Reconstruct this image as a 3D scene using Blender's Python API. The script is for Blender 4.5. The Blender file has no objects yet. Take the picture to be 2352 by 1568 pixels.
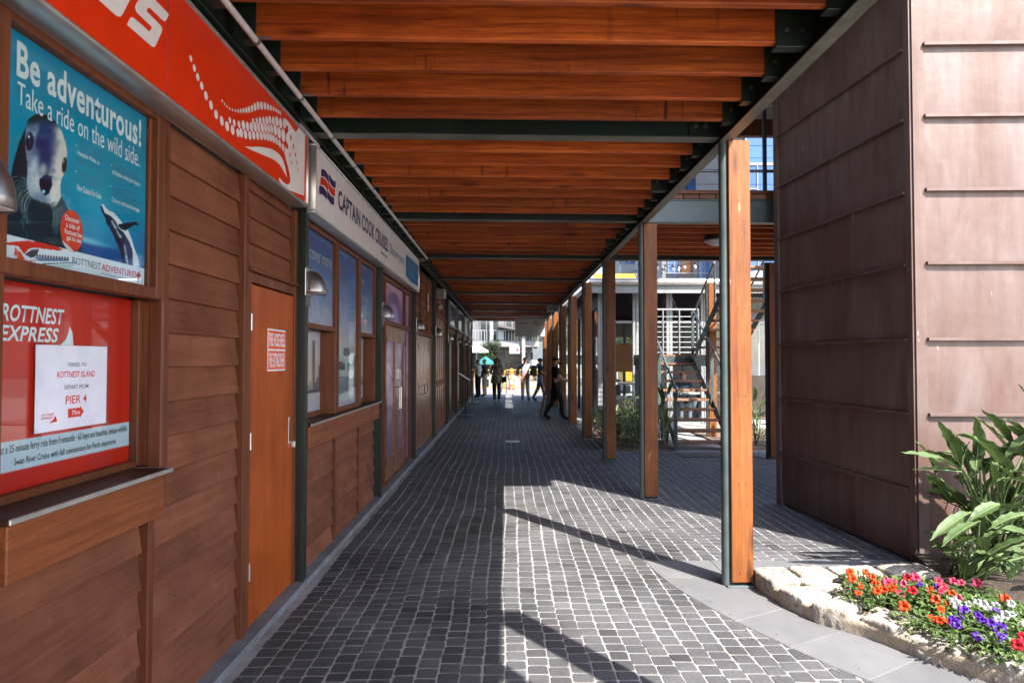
import bpy, math, random
import numpy as np
from mathutils import Matrix, Vector, noise as mnoise

random.seed(7)
RNG = np.random.default_rng(11)
R = math.radians
SC = bpy.context.scene
COL = SC.collection

# ------------------------------------------------------------------ camera
cam_d = bpy.data.cameras.new('camera')
cam = bpy.data.objects.new('camera', cam_d)
COL.objects.link(cam)
cam.location = (0, 0, 1.6)
cam.rotation_euler = (R(90 + 1.5), 0, R(-0.475))
cam_d.sensor_width = 36.0
cam_d.lens = 24.0
cam_d.clip_start = 0.05
cam_d.clip_end = 3000
cam_d.dof.use_dof = True
cam_d.dof.focus_distance = 4.6
cam_d.dof.aperture_fstop = 6.3
SC.camera = cam

# ------------------------------------------------------------------ sky and sun
SUN_TO = Vector((0.52, -0.772, 1.0)).normalized()      # direction towards the sun
SUN_EL = math.asin(SUN_TO.z)
world = bpy.data.worlds.new('World')
SC.world = world
world.use_nodes = True
wn = world.node_tree
wn.nodes.clear()
w_out = wn.nodes.new('ShaderNodeOutputWorld')
w_bg = wn.nodes.new('ShaderNodeBackground')
w_sky = wn.nodes.new('ShaderNodeTexSky')
w_sky.sky_type = 'NISHITA'
w_sky.sun_disc = False
w_sky.sun_elevation = SUN_EL
w_sky.sun_rotation = math.atan2(SUN_TO.x, SUN_TO.y)
w_sky.air_density = 1.0
w_sky.dust_density = 1.4
w_sky.ozone_density = 1.2
w_bg.inputs['Strength'].default_value = 0.125
wn.links.new(w_sky.outputs[0], w_bg.inputs[0])
wn.links.new(w_bg.outputs[0], w_out.inputs[0])

sun_d = bpy.data.lights.new('sun', 'SUN')
sun_d.energy = 3.15
sun_d.angle = R(0.53)
sun_d.color = (1.0, 0.95, 0.87)
sun = bpy.data.objects.new('sun', sun_d)
COL.objects.link(sun)
sun.location = (20, -30, 40)
sun.rotation_euler = SUN_TO.to_track_quat('Z', 'Y').to_euler()

SC.view_settings.view_transform = 'Standard'
SC.view_settings.look = 'None'
SC.view_settings.exposure = 2.4
SC.view_settings.gamma = 1.0
SC.view_settings.use_curve_mapping = False
SC.cycles.use_denoising = True
SC.cycles.max_bounces = 10
SC.cycles.diffuse_bounces = 6
SC.cycles.glossy_bounces = 4
SC.cycles.transmission_bounces = 6
SC.cycles.transparent_max_bounces = 12
SC.cycles.sample_clamp_indirect = 8.0
SC.cycles.caustics_reflective = False
SC.cycles.caustics_refractive = False

# ------------------------------------------------------------------ mesh helpers
class Geo:
    """collects faces for ONE mesh object"""
    def __init__(self):
        self.v = []; self.f = []; self.mi = []
    def add(self, vs, fs, mi=0):
        o = len(self.v)
        self.v += [tuple(p) for p in vs]
        self.f += [tuple(i + o for i in f) for f in fs]
        self.mi += [mi] * len(fs)
        return self
    def box(self, x0, x1, y0, y1, z0, z1, mi=0):
        vs = [(x0,y0,z0),(x1,y0,z0),(x1,y1,z0),(x0,y1,z0),(x0,y0,z1),(x1,y0,z1),(x1,y1,z1),(x0,y1,z1)]
        fs = [(0,3,2,1),(4,5,6,7),(0,1,5,4),(1,2,6,5),(2,3,7,6),(3,0,4,7)]
        return self.add(vs, fs, mi)
    def cbox(self, x0, x1, y0, y1, z0, z1, c=0.004, mi=0):
        """box with chamfered edges"""
        c = min(c, (x1-x0)*.45, (y1-y0)*.45, (z1-z0)*.45)
        X = (x0, x1); Y = (y0, y1); Z = (z0, z1)
        vs = []; idx = {}
        for i in (0, 1):
            for j in (0, 1):
                for k in (0, 1):
                    p = (X[i], Y[j], Z[k]); s = (1-2*i, 1-2*j, 1-2*k)
                    for a in range(3):
                        q = [p[d] + (0 if d == a else s[d]*c) for d in range(3)]
                        idx[(i, j, k, a)] = len(vs); vs.append(q)
        fs = []
        for a in range(3):
            b, d = (a+1) % 3, (a+2) % 3
            for e in (0, 1):
                quad = []
                for (u, w) in ((0,0),(1,0),(1,1),(0,1)):
                    t = [0, 0, 0]; t[a] = e; t[b] = u; t[d] = w
                    quad.append(idx[(t[0], t[1], t[2], a)])
                fs.append(tuple(quad if e else quad[::-1]))
        for a in range(3):                                       # edges along axis a
            b, d = (a+1) % 3, (a+2) % 3
            for u in (0, 1):
                for w in (0, 1):
                    t0 = [0,0,0]; t0[b] = u; t0[d] = w; t0[a] = 0
                    t1 = list(t0); t1[a] = 1
                    q = [idx[(*t0, b)], idx[(*t1, b)], idx[(*t1, d)], idx[(*t0, d)]]
                    if (u + w) % 2 == 0: q = q[::-1]
                    fs.append(tuple(q))
        for i in (0, 1):
            for j in (0, 1):
                for k in (0, 1):
                    t = [idx[(i,j,k,0)], idx[(i,j,k,1)], idx[(i,j,k,2)]]
                    if (i + j + k) % 2 == 0: t = t[::-1]
                    fs.append(tuple(t))
        return self.add(vs, fs, mi)
    def tube(self, path, r, n=8, mi=0, caps=True):
        P = [Vector(p) for p in path]
        rr = r if isinstance(r, (list, tuple)) else [r]*len(P)
        rings = []; up = None
        for i, p in enumerate(P):
            d = (P[min(i+1, len(P)-1)] - P[max(i-1, 0)]).normalized()
            if up is None:
                up = Vector((0,0,1)) if abs(d.z) < .9 else Vector((1,0,0))
            a = d.cross(up).normalized(); b = a.cross(d).normalized(); up = b
            rings.append([p + (a*math.cos(t) + b*math.sin(t))*rr[i] for t in [2*math.pi*k/n for k in range(n)]])
        vs = [q for ring in rings for q in ring]; fs = []
        for i in range(len(P)-1):
            for k in range(n):
                k2 = (k+1) % n
                fs.append((i*n+k, i*n+k2, (i+1)*n+k2, (i+1)*n+k))
        if caps:
            fs.append(tuple(range(n-1, -1, -1))); fs.append(tuple((len(P)-1)*n + k for k in range(n)))
        fs = [f[::-1] for f in fs]
        return self.add(vs, fs, mi)
    def prism(self, poly, z0, z1, mi=0, fn=None):
        """polygon (list of (a,b)) extruded z0..z1; fn maps (a,b,z) to world"""
        fn = fn or (lambda a, b, z: (a, b, z))
        area = sum(poly[i][0]*poly[(i+1)%len(poly)][1] - poly[(i+1)%len(poly)][0]*poly[i][1] for i in range(len(poly)))
        if area < 0: poly = poly[::-1]
        n = len(poly)
        vs = [fn(a, b, z0) for a, b in poly] + [fn(a, b, z1) for a, b in poly]
        fs = [tuple(range(n-1, -1, -1)), tuple(range(n, 2*n))] + [(i, (i+1) % n, n+(i+1) % n, n+i) for i in range(n)]
        return self.add(vs, fs, mi)
    def lathe(self, prof, n=16, c=(0,0,0), mi=0, arc=2*math.pi, axis='z'):
        m = len(prof); vs = []; closed = abs(arc - 2*math.pi) < 1e-6
        cols = n if closed else n+1
        for i in range(cols):
            t = arc*i/n
            for r, h in prof:
                p = (r*math.cos(t), r*math.sin(t), h)
                vs.append((c[0]+p[0], c[1]+p[1], c[2]+p[2]))
        fs = []
        for i in range(n):
            j = (i+1) % cols
            for k in range(m-1):
                fs.append((i*m+k, j*m+k, j*m+k+1, i*m+k+1))
        return self.add(vs, fs, mi)
    def mesh(self, name, mats, smooth=False, sharp=40):
        me = bpy.data.meshes.new(name)
        me.from_pydata(self.v, [], self.f)
        mats = mats if isinstance(mats, (list, tuple)) else [mats]
        for m in mats: me.materials.append(m)
        if len(mats) > 1: me.polygons.foreach_set('material_index', self.mi)
        if smooth:
            me.polygons.foreach_set('use_smooth', [True]*len(me.polygons))
            try: me.set_sharp_from_angle(angle=R(sharp))
            except Exception: pass
        me.update()
        return me
    def build(self, name, mats, parent=None, smooth=False, sharp=40, loc=None):
        return link(name, self.mesh(name, mats, smooth, sharp), parent, loc)

WLOC = {}                                             # world location of parents that are only translated
def link(name, data, parent=None, loc=None, rot=None):
    o = bpy.data.objects.new(name, data)
    COL.objects.link(o)
    base = Vector((0, 0, 0))
    if parent is not None:
        o.parent = parent
        base = WLOC.get(parent.name, Vector((0, 0, 0)))
    w = Vector(loc) if loc is not None else Vector((0, 0, 0))
    o.location = w - base
    if rot is not None: o.rotation_euler = rot
    WLOC[o.name] = w
    return o
def tag(o, label=None, cat=None, group=None, kind=None):
    if label: o['label'] = label
    if cat: o['category'] = cat
    if group: o['group'] = group
    if kind: o['kind'] = kind
    return o
def thing(name, label, cat, loc=(0, 0, 0), group=None):
    o = link(name, None, None, loc)
    o.empty_display_size = .1
    return tag(o, label, cat, group)
def dup(root, loc, rotz=None, label=None, group=None, scale=None):
    """copy a thing built round its own origin, with its parts and sub-parts"""
    r = root.copy(); COL.objects.link(r); r.location = loc
    if rotz is not None: r.rotation_euler = (0, 0, rotz)
    if scale is not None: r.scale = (scale,)*3
    if label: r['label'] = label
    if group: r['group'] = group
    for ch in list(root.children):
        c = ch.copy(); COL.objects.link(c); c.parent = r
        for g in list(ch.children):
            d = g.copy(); COL.objects.link(d); d.parent = c
    return r
F_PX = 1568.0
def wallp(px, py, X=-1.51):
    """point of a wall plane x = X, from measurements in the 2352 px wide photo"""
    Y = X*F_PX/(px-1163.0)
    return (Y, 1.6 - (py-825.0)*Y/F_PX)
def grd(px, py, z=0.0):
    Y = (1.6-z)*F_PX/(py-825.0)
    return ((px-1163.0)*Y/F_PX, Y)
def atY(px, py, Y):
    return ((px-1163.0)*Y/F_PX, Y, 1.6-(py-825.0)*Y/F_PX)
# ------------------------------------------------------------------ materials
def s2l(c):
    return tuple((x/255/12.92 if x/255 <= .04045 else ((x/255+.055)/1.055)**2.4) for x in c)
class NT:
    def __init__(self, name):
        self.m = bpy.data.materials.new(name); self.m.use_nodes = True
        self.t = self.m.node_tree; self.t.nodes.clear()
        self.out = self.t.nodes.new('ShaderNodeOutputMaterial')
        self.b = self.t.nodes.new('ShaderNodeBsdfPrincipled')
        self.t.links.new(self.b.outputs[0], self.out.inputs[0])
    def n(self, typ, **kw):
        nd = self.t.nodes.new(typ)
        for k, v in kw.items(): setattr(nd, k, v)
        return nd
    def l(self, a, b): self.t.links.new(a, b)
    def set(self, **kw):
        for k, v in kw.items():
            self.b.inputs[k.replace('_', ' ')].default_value = v if not (isinstance(v, tuple) and len(v) == 3) else (*v, 1)
    def coords(self, stretch=(1, 1, 1), rnd=True, rot=None):
        tc = self.n('ShaderNodeTexCoord')
        src = tc.outputs['Object']
        if rnd:
            oi = self.n('ShaderNodeObjectInfo')
            mu = self.n('ShaderNodeVectorMath', operation='MULTIPLY_ADD')
            cb = self.n('ShaderNodeCombineXYZ')
            for i in range(3): self.l(oi.outputs['Random'], cb.inputs[i])
            mu.inputs[1].default_value = (37.1, 53.7, 71.3)
            self.l(cb.outputs[0], mu.inputs[0]); self.l(src, mu.inputs[2])
            src = mu.outputs[0]
        mp = self.n('ShaderNodeMapping')
        mp.inputs['Scale'].default_value = stretch
        if rot: mp.inputs['Rotation'].default_value = rot
        self.l(src, mp.inputs[0])
        return mp.outputs[0]
    def noise(self, vec, scale, detail=5, rough=.55, dist=0.0):
        nd = self.n('ShaderNodeTexNoise')
        nd.inputs['Scale'].default_value = scale; nd.inputs['Detail'].default_value = detail
        nd.inputs['Roughness'].default_value = rough; nd.inputs['Distortion'].default_value = dist
        self.l(vec, nd.inputs['Vector']); return nd.outputs[0]
    def ramp(self, fac, stops):
        r = self.n('ShaderNodeValToRGB'); e = r.color_ramp.elements
        while len(e) < len(stops): e.new(.5)
        for i, (p, c) in enumerate(stops):
            e[i].position = p; e[i].color = (*c, 1) if len(c) == 3 else c
        self.l(fac, r.inputs[0]); return r.outputs[0]
    def mixc(self, a, b, fac, mode='MIX'):
        m = self.n('ShaderNodeMix', data_type='RGBA', blend_type=mode)
        for sock, val in ((m.inputs[6], a), (m.inputs[7], b), (m.inputs[0], fac)):
            if isinstance(val, (float, int)): sock.default_value = val
            elif isinstance(val, tuple): sock.default_value = (*val, 1)
            else: self.l(val, sock)
        return m.outputs[2]
    def math(self, op, a, b=None, clamp=False):
        m = self.n('ShaderNodeMath', operation=op); m.use_clamp = clamp
        for i, v in enumerate((a, b)):
            if v is None: continue
            if isinstance(v, (float, int)): m.inputs[i].default_value = v
            else: self.l(v, m.inputs[i])
        return m.outputs[0]
    def bump(self, h, strength=.3, dist=.01):
        b = self.n('ShaderNodeBump'); b.inputs['Strength'].default_value = strength; b.inputs['Distance'].default_value = dist
        self.l(h, b.inputs['Height']); self.l(b.outputs[0], self.b.inputs['Normal'])
    def color(self, sock): self.l(sock, self.b.inputs['Base Color'])
    def rough(self, sock): self.l(sock, self.b.inputs['Roughness'])
    def vary(self, col, amt=.25):
        """per-object brightness variation"""
        oi = self.n('ShaderNodeObjectInfo')
        hv = self.n('ShaderNodeHueSaturation')
        v = self.math('MULTIPLY_ADD', oi.outputs['Random'], 2*amt); self.t.nodes[-1].inputs[2].default_value = 1-amt
        self.l(v, hv.inputs['Value']); self.l(col, hv.inputs['Color']); return hv.outputs[0]

def surf(name, c1, c2=None, scale=6.0, rough=.6, bump=.15, bscale=60, metal=0.0, stretch=(1,1,1), coat=0.0, spec=.5, vary=0.0, bdist=.004, rvar=.12):
    t = NT(name)
    c2 = c2 or tuple(x*.8 for x in c1)
    v = t.coords(stretch)
    n1 = t.noise(v, scale, 6, .6)
    col = t.ramp(n1, [(.32, c2), (.68, c1)])
    if vary: col = t.vary(col, vary)
    t.color(col)
    t.set(Metallic=metal, Specular_IOR_Level=spec, Coat_Weight=coat, Coat_Roughness=.06)
    n2 = t.noise(v, bscale, 3, .5)
    rr = t.n('ShaderNodeMapRange'); rr.inputs[3].default_value = max(.03, rough-rvar); rr.inputs[4].default_value = min(1, rough+rvar)
    t.l(n1, rr.inputs[0]); t.rough(rr.outputs[0])
    if bump: t.bump(n2, bump, bdist)
    return t.m

def wood(name, dark, mid, light, axis='x', rough=.5, coat=.0, knots=True, vary=.16, grain=1.0, stain=0.0, spec=.35, wear=None, soft=.55, rings=0.0, blotch=.7):
    t = NT(name)
    L, S = 1.1, 22*grain
    st = {'x': (L, S, S), 'y': (S, L, S), 'z': (S, S, L)}[axis]
    v = t.coords(st)
    g1 = t.noise(v, 1.0, 8, .62, .6)
    g2 = t.noise(v, 4.5, 6, .7, .2)
    base = t.ramp(g1, [(.25, dark), (.48, mid), (.75, light)])
    fine = t.ramp(g2, [(.34, (.50, .47, .45)), (.60, (1, 1, 1))])
    col = t.mixc(base, fine, soft, 'MULTIPLY')
    if rings:
        rs = {'x': (.16, 1, 1), 'y': (1, .16, 1), 'z': (1, 1, .16)}[axis]
        wv = t.n('ShaderNodeTexWave'); wv.wave_type = 'BANDS'; wv.bands_direction = 'X' if axis == 'z' else 'Z'
        wv.inputs['Scale'].default_value = 6.5; wv.inputs['Distortion'].default_value = 9; wv.inputs['Detail'].default_value = 3; wv.inputs['Detail Scale'].default_value = 1.1
        t.l(t.coords(rs), wv.inputs['Vector'])
        col = t.mixc(col, t.ramp(wv.outputs['Fac'], [(.02, (.30, .24, .20)), (.22, (.92, .90, .88)), (.6, (1.08, 1.08, 1.08))]), rings, 'MULTIPLY')
    v0 = t.coords((1, 1, 1))
    blot = t.ramp(t.noise(v0, 2.2, 4, .6), [(.3, (.60, .57, .55)), (.7, (1.12, 1.08, 1.04))])
    col = t.mixc(col, blot, blotch, 'MULTIPLY')
    if knots:
        ks = {'x': (2.0, 9, 9), 'y': (9, 2.0, 9), 'z': (9, 9, 2.0)}[axis]
        vk = t.coords(ks)
        vo = t.n('ShaderNodeTexVoronoi'); vo.inputs['Scale'].default_value = .62; t.l(vk, vo.inputs['Vector'])
        kn = t.ramp(vo.outputs['Distance'], [(.03, (.10, .07, .06)), (.10, (.55, .5, .48)), (.17, (1, 1, 1))])
        col = t.mixc(col, kn, .8, 'MULTIPLY')
    if stain:
        ss = {'x': (26, 26, 1.4), 'y': (26, 26, 1.4), 'z': (1, 1, 1)}[axis]
        n = t.noise(t.coords(ss), 1.0, 3, .5)
        n2 = t.noise(t.coords((1.6, 1.6, 1.6)), 1.0, 2, .5)
        fac = t.math('MULTIPLY', t.ramp(n, [(.60, (0,0,0)), (.68, (1,1,1))]), t.ramp(n2, [(.55, (0,0,0)), (.7, (1,1,1))]))
        col = t.mixc(col, (.012, .007, .005), t.math('MULTIPLY', fac, stain))
    if wear:
        n = t.noise(t.coords((14, 14, 3) if axis == 'z' else (6, 6, 6)), 1.0, 8, .72)
        fac = t.ramp(n, [(.655, (0,0,0)), (.70, (1,1,1))])
        col = t.mixc(col, wear, t.math('MULTIPLY', fac, .55))
    if vary: col = t.vary(col, vary)
    t.color(col)
    t.set(Specular_IOR_Level=spec, Coat_Weight=coat, Coat_Roughness=.25)
    t.rough(t.ramp(g1, [(.2, (rough+.15,)*3), (.8, (max(.05, rough-.1),)*3)]))
    t.bump(t.math('ADD', g2, g1), .22, .004)
    return t.m

def plain(name, c, rough=.5, metal=0.0, coat=0.0, spec=.5, emit=None):
    t = NT(name); t.set(Base_Color=c, Roughness=rough, Metallic=metal, Coat_Weight=coat, Coat_Roughness=.04, Specular_IOR_Level=spec)
    v = t.coords(); n = t.noise(v, 9, 4, .6)
    t.color(t.ramp(n, [(.3, tuple(x*.86 for x in c)), (.7, c)]))
    return t.m

M = {}
# timber
M['joist'] = wood('joist_timber', (.22, .030, .004), (.46, .088, .010), (.66, .165, .026), 'x', .48, stain=.95, vary=.26, soft=.8, rings=.32)
M['column'] = wood('column_timber', (.15, .042, .008), (.22, .070, .014), (.28, .100, .024), 'z', .5, knots=True, vary=.14, wear=(.50, .32, .22), soft=.7, rings=.2)
M['board'] = wood('weatherboard_timber', (.165, .056, .030), (.205, .074, .041), (.235, .090, .052), 'y', .7, vary=.15, knots=False, soft=.16, spec=.14, wear=(.30, .16, .11), rings=.05, blotch=1.0)
M['trim'] = wood('trim_timber', (.10, .026, .009), (.16, .044, .015), (.22, .068, .026), 'z', .5, vary=.1, knots=False)
M['trimy'] = wood('rail_timber', (.10, .026, .009), (.16, .044, .015), (.22, .068, .026), 'y', .5, vary=.1, knots=False)
M['counter'] = wood('counter_timber', (.17, .040, .010), (.25, .066, .018), (.33, .10, .032), 'y', .5, vary=.08)
M['countertop'] = wood('counter_top_timber', (.035, .014, .008), (.055, .022, .012), (.08, .034, .02), 'y', .5, vary=.05, knots=False, spec=.2)
M['door'] = wood('door_timber', (.36, .058, .005), (.42, .076, .007), (.47, .096, .011), 'z', .42, knots=False, vary=.02, grain=.35, coat=.12, soft=.2, spec=.25, wear=(.50, .16, .05))
M['cupboard'] = wood('cupboard_timber', (.24, .082, .032), (.32, .12, .05), (.40, .17, .08), 'z', .22, knots=False, vary=.05, coat=.4)
M['tread'] = wood('tread_timber', (.16, .085, .05), (.26, .14, .085), (.36, .21, .14), 'x', .65, vary=.12)
M['deckend'] = wood('deck_timber', (.10, .04, .024), (.17, .075, .045), (.25, .12, .08), 'x', .6, vary=.25, knots=False)
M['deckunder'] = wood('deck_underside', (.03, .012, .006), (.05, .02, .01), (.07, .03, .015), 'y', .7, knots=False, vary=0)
# metal
M['green'] = surf('dark_green_steel', (.016, .026, .020), (.010, .017, .013), 5, .38, .05, 90, spec=.5)
M['steel'] = surf('pale_green_steel', (.17, .165, .135), (.07, .072, .058), 3.5, .42, .08, 70, spec=.5)  # paler than the dark green: upward light on undersides is in the colour
M['bluegreen'] = surf('blue_green_steel', (.085, .115, .115), (.045, .062, .062), 3, .4, .06, 60)
M['galv'] = surf('galvanised_steel', (.19, .205, .215), (.13, .145, .155), 8, .38, .05, 80, metal=.55)
M['alu'] = surf('brushed_aluminium', (.62, .60, .57), (.48, .46, .44), 10, .32, .03, 120, metal=.75)
M['alud'] = surf('stainless_hood', (.42, .39, .38), (.30, .275, .265), 7, .36, .03, 120, metal=.95)
M['bolt'] = surf('bolt_steel', (.22, .21, .19), (.12, .11, .10), 20, .4, 0, metal=.8)
M['pvc'] = surf('white_conduit', (.62, .58, .56), (.46, .42, .40), 14, .45, .04, 80)
M['black'] = surf('black_metal', (.014, .014, .014), (.008, .008, .008), 8, .4, .03)
M['whitep'] = surf('white_paint', (.42, .42, .415), (.34, .34, .335), 5, .45, .03)
M['whitef'] = surf('white_frame', (.235, .245, .25), (.19, .20, .205), 5, .4, .03)
# copper cladding: streaked, chalky brown-pink patina
def copper():
    t = NT('patinated_copper')
    v = t.coords((1, 1, .35)); v2 = t.coords((9, 9, .9)); v3 = t.coords((20, 20, 3.2))
    a = t.noise(v, 2.1, 7, .66, .8); b = t.noise(v2, 1.2, 5, .6); c = t.noise(v3, 1.0, 4, .6)
    col = t.ramp(a, [(.28, (.096, .045, .030)), (.5, (.130, .084, .072)), (.74, (.172, .132, .124))])
    col = t.mixc(col, t.ramp(b, [(.35, (.80, .72, .68)), (.65, (1.08, 1.05, 1.06))]), .55, 'MULTIPLY')
    col = t.mixc(col, (.62, .60, .60), t.math('MULTIPLY', t.ramp(c, [(.72, (0,0,0)), (.76, (1,1,1))]), .5))
    col = t.vary(col, .07)
    t.color(col)
    t.set(Metallic=.12, Specular_IOR_Level=.5)
    t.rough(t.ramp(b, [(.3, (.62,)*3), (.7, (.44,)*3)]))
    t.bump(t.noise(t.coords((1,1,1)), 4, 3, .5), .22, .03)
    return t.m
M['copper'] = copper()
# stone, paving
def paver_mat(name, c1, c2, spots=True):
    t = NT(name)
    at = t.n('ShaderNodeAttribute'); at.attribute_name = 'tint'
    tc = t.n('ShaderNodeTexCoord'); v = tc.outputs['Object']
    n = t.noise(v, 55, 6, .7); n2 = t.noise(v, 1.3, 4, .6); n3 = t.noise(v, 9, 4, .6)
    col = t.ramp(n, [(.3, c2), (.7, c1)])
    tv = t.n('ShaderNodeHueSaturation'); t.l(at.outputs['Fac'], tv.inputs['Value']); t.l(col, tv.inputs['Color'])
    col = t.mixc(tv.outputs[0], t.ramp(n2, [(.32, (.55, .54, .54)), (.6, (1.08, 1.07, 1.06))]), .85, 'MULTIPLY')
    col = t.mixc(col, t.ramp(n3, [(.68, (1, 1, 1)), (.76, (.55, .54, .53))]), .5, 'MULTIPLY')
    t.color(col); t.set(Specular_IOR_Level=.22)
    t.rough(t.ramp(n2, [(.3, (.48,)*3), (.65, (.78,)*3)]))
    t.bump(n, .35, .003)
    return t.m
M['paver'] = paver_mat('basalt_paver', (.112, .110, .116), (.068, .068, .073))
M['slab'] = surf('bluestone_slab', (.145, .143, .148), (.112, .111, .117), 3, .75, .25, 160, vary=.07)
M['sand'] = surf('joint_sand', (.36, .335, .33), (.20, .185, .18), 4, .95, .6, 140, bdist=.004)
M['concrete'] = surf('pale_concrete', (.46, .435, .40), (.38, .36, .33), .6, .85, .2, 30)
M['kerb'] = surf('grey_kerb', (.22, .22, .23), (.12, .12, .125), 5, .7, .3, 60)
def limestone(name, c1, c2, pit):
    t = NT(name); v = t.coords()
    a = t.noise(v, 4, 6, .65); b = t.noise(v, 28, 6, .7); c = t.noise(v, 70, 4, .6)
    col = t.ramp(a, [(.28, c2), (.6, c1)])
    col = t.mixc(col, t.ramp(b, [(.34, (.22, .19, .16)), (.50, (1, 1, 1))]), pit, 'MULTIPLY')
    col = t.vary(col, .1)
    t.color(col); t.set(Roughness=.95, Specular_IOR_Level=.2)
    h = t.math('ADD', b, t.math('MULTIPLY', c, .4))
    t.bump(h, .9, .02)
    return t.m
M['lime'] = limestone('limestone', (.46, .415, .36), (.29, .255, .215), .8)
M['mortar'] = limestone('lime_mortar', (.44, .37, .285), (.36, .29, .215), .25)
M['soil'] = surf('garden_soil', (.060, .040, .028), (.028, .019, .013), 12, .95, .9, 50, bdist=.02)
M['mulch'] = surf('leaf_mulch', (.20, .15, .11), (.08, .055, .04), 14, .95, .9, 40, bdist=.02)
# glass
def glass(name, tint=(.9, .95, .95), dark=0.0, rough=.02):
    t = NT(name)
    t.t.nodes.remove(t.b)
    gl = t.n('ShaderNodeBsdfGlossy'); gl.inputs['Roughness'].default_value = rough; gl.inputs['Color'].default_value = (1, 1, 1, 1)
    tr = t.n('ShaderNodeBsdfTransparent'); tr.inputs['Color'].default_value = (*tuple(x*(1-dark) for x in tint), 1)
    ge = t.n('ShaderNodeNewGeometry')
    dt = t.n('ShaderNodeVectorMath', operation='DOT_PRODUCT'); t.l(ge.outputs['Incoming'], dt.inputs[0]); t.l(ge.outputs['Normal'], dt.inputs[1])
    ca = t.math('ABSOLUTE', dt.outputs['Value'])
    om = t.math('SUBTRACT', 1.0, ca)
    sch = t.math('ADD', t.math('MULTIPLY', t.math('POWER', om, 5.0), .5), .022)
    mx = t.n('ShaderNodeMixShader')
    t.l(sch, mx.inputs[0]); t.l(tr.outputs[0], mx.inputs[1]); t.l(gl.outputs[0], mx.inputs[2])
    t.l(mx.outputs[0], t.out.inputs[0])
    return t.m
M['glass'] = glass('clear_glass')
M['darkglass'] = glass('tinted_glass', (.75, .72, .8), .55)
M['blueglass'] = surf('blue_facade_glass', (.045, .105, .27), (.03, .075, .20), .25, .10, .02, 3, spec=.45)
M['shopglass'] = surf('dark_shop_glass', (.03, .035, .04), (.015, .018, .02), 1, .05, 0, spec=.9)
# prints
M['red'] = plain('sign_red', s2l((222, 52, 16)), .28, coat=.15)
M['signwhite'] = plain('sign_white', s2l((232, 226, 228)), .3, coat=.15)
M['navy'] = plain('print_navy', s2l((28, 40, 92)), .35)
M['printteal'] = plain('print_teal', s2l((20, 110, 160)), .35)
M['printlight'] = plain('print_pale_teal', s2l((90, 150, 185)), .35)
M['printred'] = plain('print_red', s2l((214, 48, 28)), .35)
M['printgrey'] = plain('print_grey', s2l((120, 120, 130)), .35)
M['printblack'] = plain('print_black', s2l((20, 20, 25)), .35)
M['printwhite'] = plain('print_white', s2l((245, 245, 248)), .3)
M['paper'] = plain('laminated_paper', s2l((226, 224, 238)), .16, coat=.5)
M['farsign'] = plain('far_sign_white', (.30, .30, .295), .5)
M['plaza'] = surf('plaza_paving', (.225, .21, .19), (.175, .165, .15), .8, .85, .2, 20)
M['firered'] = plain('safety_red', s2l((240, 84, 26)), .35)
M['graysign'] = plain('grey_sign', s2l((222, 216, 214)), .5)
def vprint(name, coat=.15, rough=.35):
    t = NT(name); a = t.n('ShaderNodeAttribute'); a.attribute_name = 'Col'
    t.color(a.outputs['Color']); t.set(Roughness=rough, Coat_Weight=coat, Coat_Roughness=.015, Specular_IOR_Level=.4)
    return t.m
M['print'] = vprint('printed_film')
# vegetation
def leafmat(name, c1, c2, rough=.4, trans=.25):
    t = NT(name); v = t.coords(); n = t.noise(v, 7, 4, .6)
    col = t.vary(t.ramp(n, [(.3, c2), (.7, c1)]), .22)
    t.color(col); t.set(Roughness=rough, Specular_IOR_Level=.5)
    tr = t.n('ShaderNodeBsdfTranslucent'); t.l(t.mixc(col, (1.0, 1.0, .35), .3, 'MULTIPLY'), tr.inputs[0])
    mx = t.n('ShaderNodeMixShader'); mx.inputs[0].default_value = trans
    t.l(t.b.outputs[0], mx.inputs[1]); t.l(tr.outputs[0], mx.inputs[2]); t.l(mx.outputs[0], t.out.inputs[0])
    return t.m
M['strel'] = leafmat('paddle_leaf', (.085, .132, .040), (.045, .085, .024), .58, .25)
M['rib'] = leafmat('leaf_rib', (.16, .22, .09), (.11, .16, .06), .45, .1)
M['petleaf'] = leafmat('petunia_leaf', (.13, .20, .055), (.07, .12, .03), .5, .35)
M['shrub'] = leafmat('shrub_leaf', (.14, .20, .05), (.055, .10, .025), .4, .3)
M['agave'] = leafmat('agave_leaf', (.06, .13, .07), (.03, .075, .045), .4, .1)
M['tree'] = leafmat('tree_leaf', (.16, .18, .045), (.07, .095, .025), .5, .35)
M['treedark'] = leafmat('dark_tree_leaf', (.05, .085, .025), (.025, .045, .015), .5, .3)
M['bark'] = surf('bark', (.16, .12, .09), (.08, .06, .045), 8, .9, .6, 30, stretch=(1, 1, .3), bdist=.02)
for k, c in dict(orange=(.72, .075, .010), pink=(.62, .07, .16), red=(.55, .012, .03), white=(.55, .55, .57), purple=(.10, .02, .36)).items():
    M['fl_'+k] = leafmat('petal_'+k, c, tuple(x*.72 for x in c), .5, .35)
M['flcore'] = leafmat('petal_throat', (.25, .12, .02), (.12, .05, .01), .6, .1)
M['yellow'] = surf('yellow_paint', (.50, .27, .02), (.42, .22, .015), 4, .4, .03)
M['orangep'] = surf('orange_plastic', (.80, .14, .02), (.66, .10, .015), 4, .45, .02)
M['greywall'] = surf('grey_render', (.15, .15, .155), (.12, .12, .125), 1.2, .8, .1, 30)
M['whitewall'] = surf('white_render', (.22, .22, .218), (.18, .18, .18), 1.0, .75, .1, 30)
M['orangewall'] = surf('terracotta_panel', (.32, .12, .035), (.26, .095, .03), 1.5, .6, .05, 30)
M['darkwall'] = surf('dark_cladding', (.10, .085, .08), (.06, .05, .05), 2, .7, .1, 30)
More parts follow.
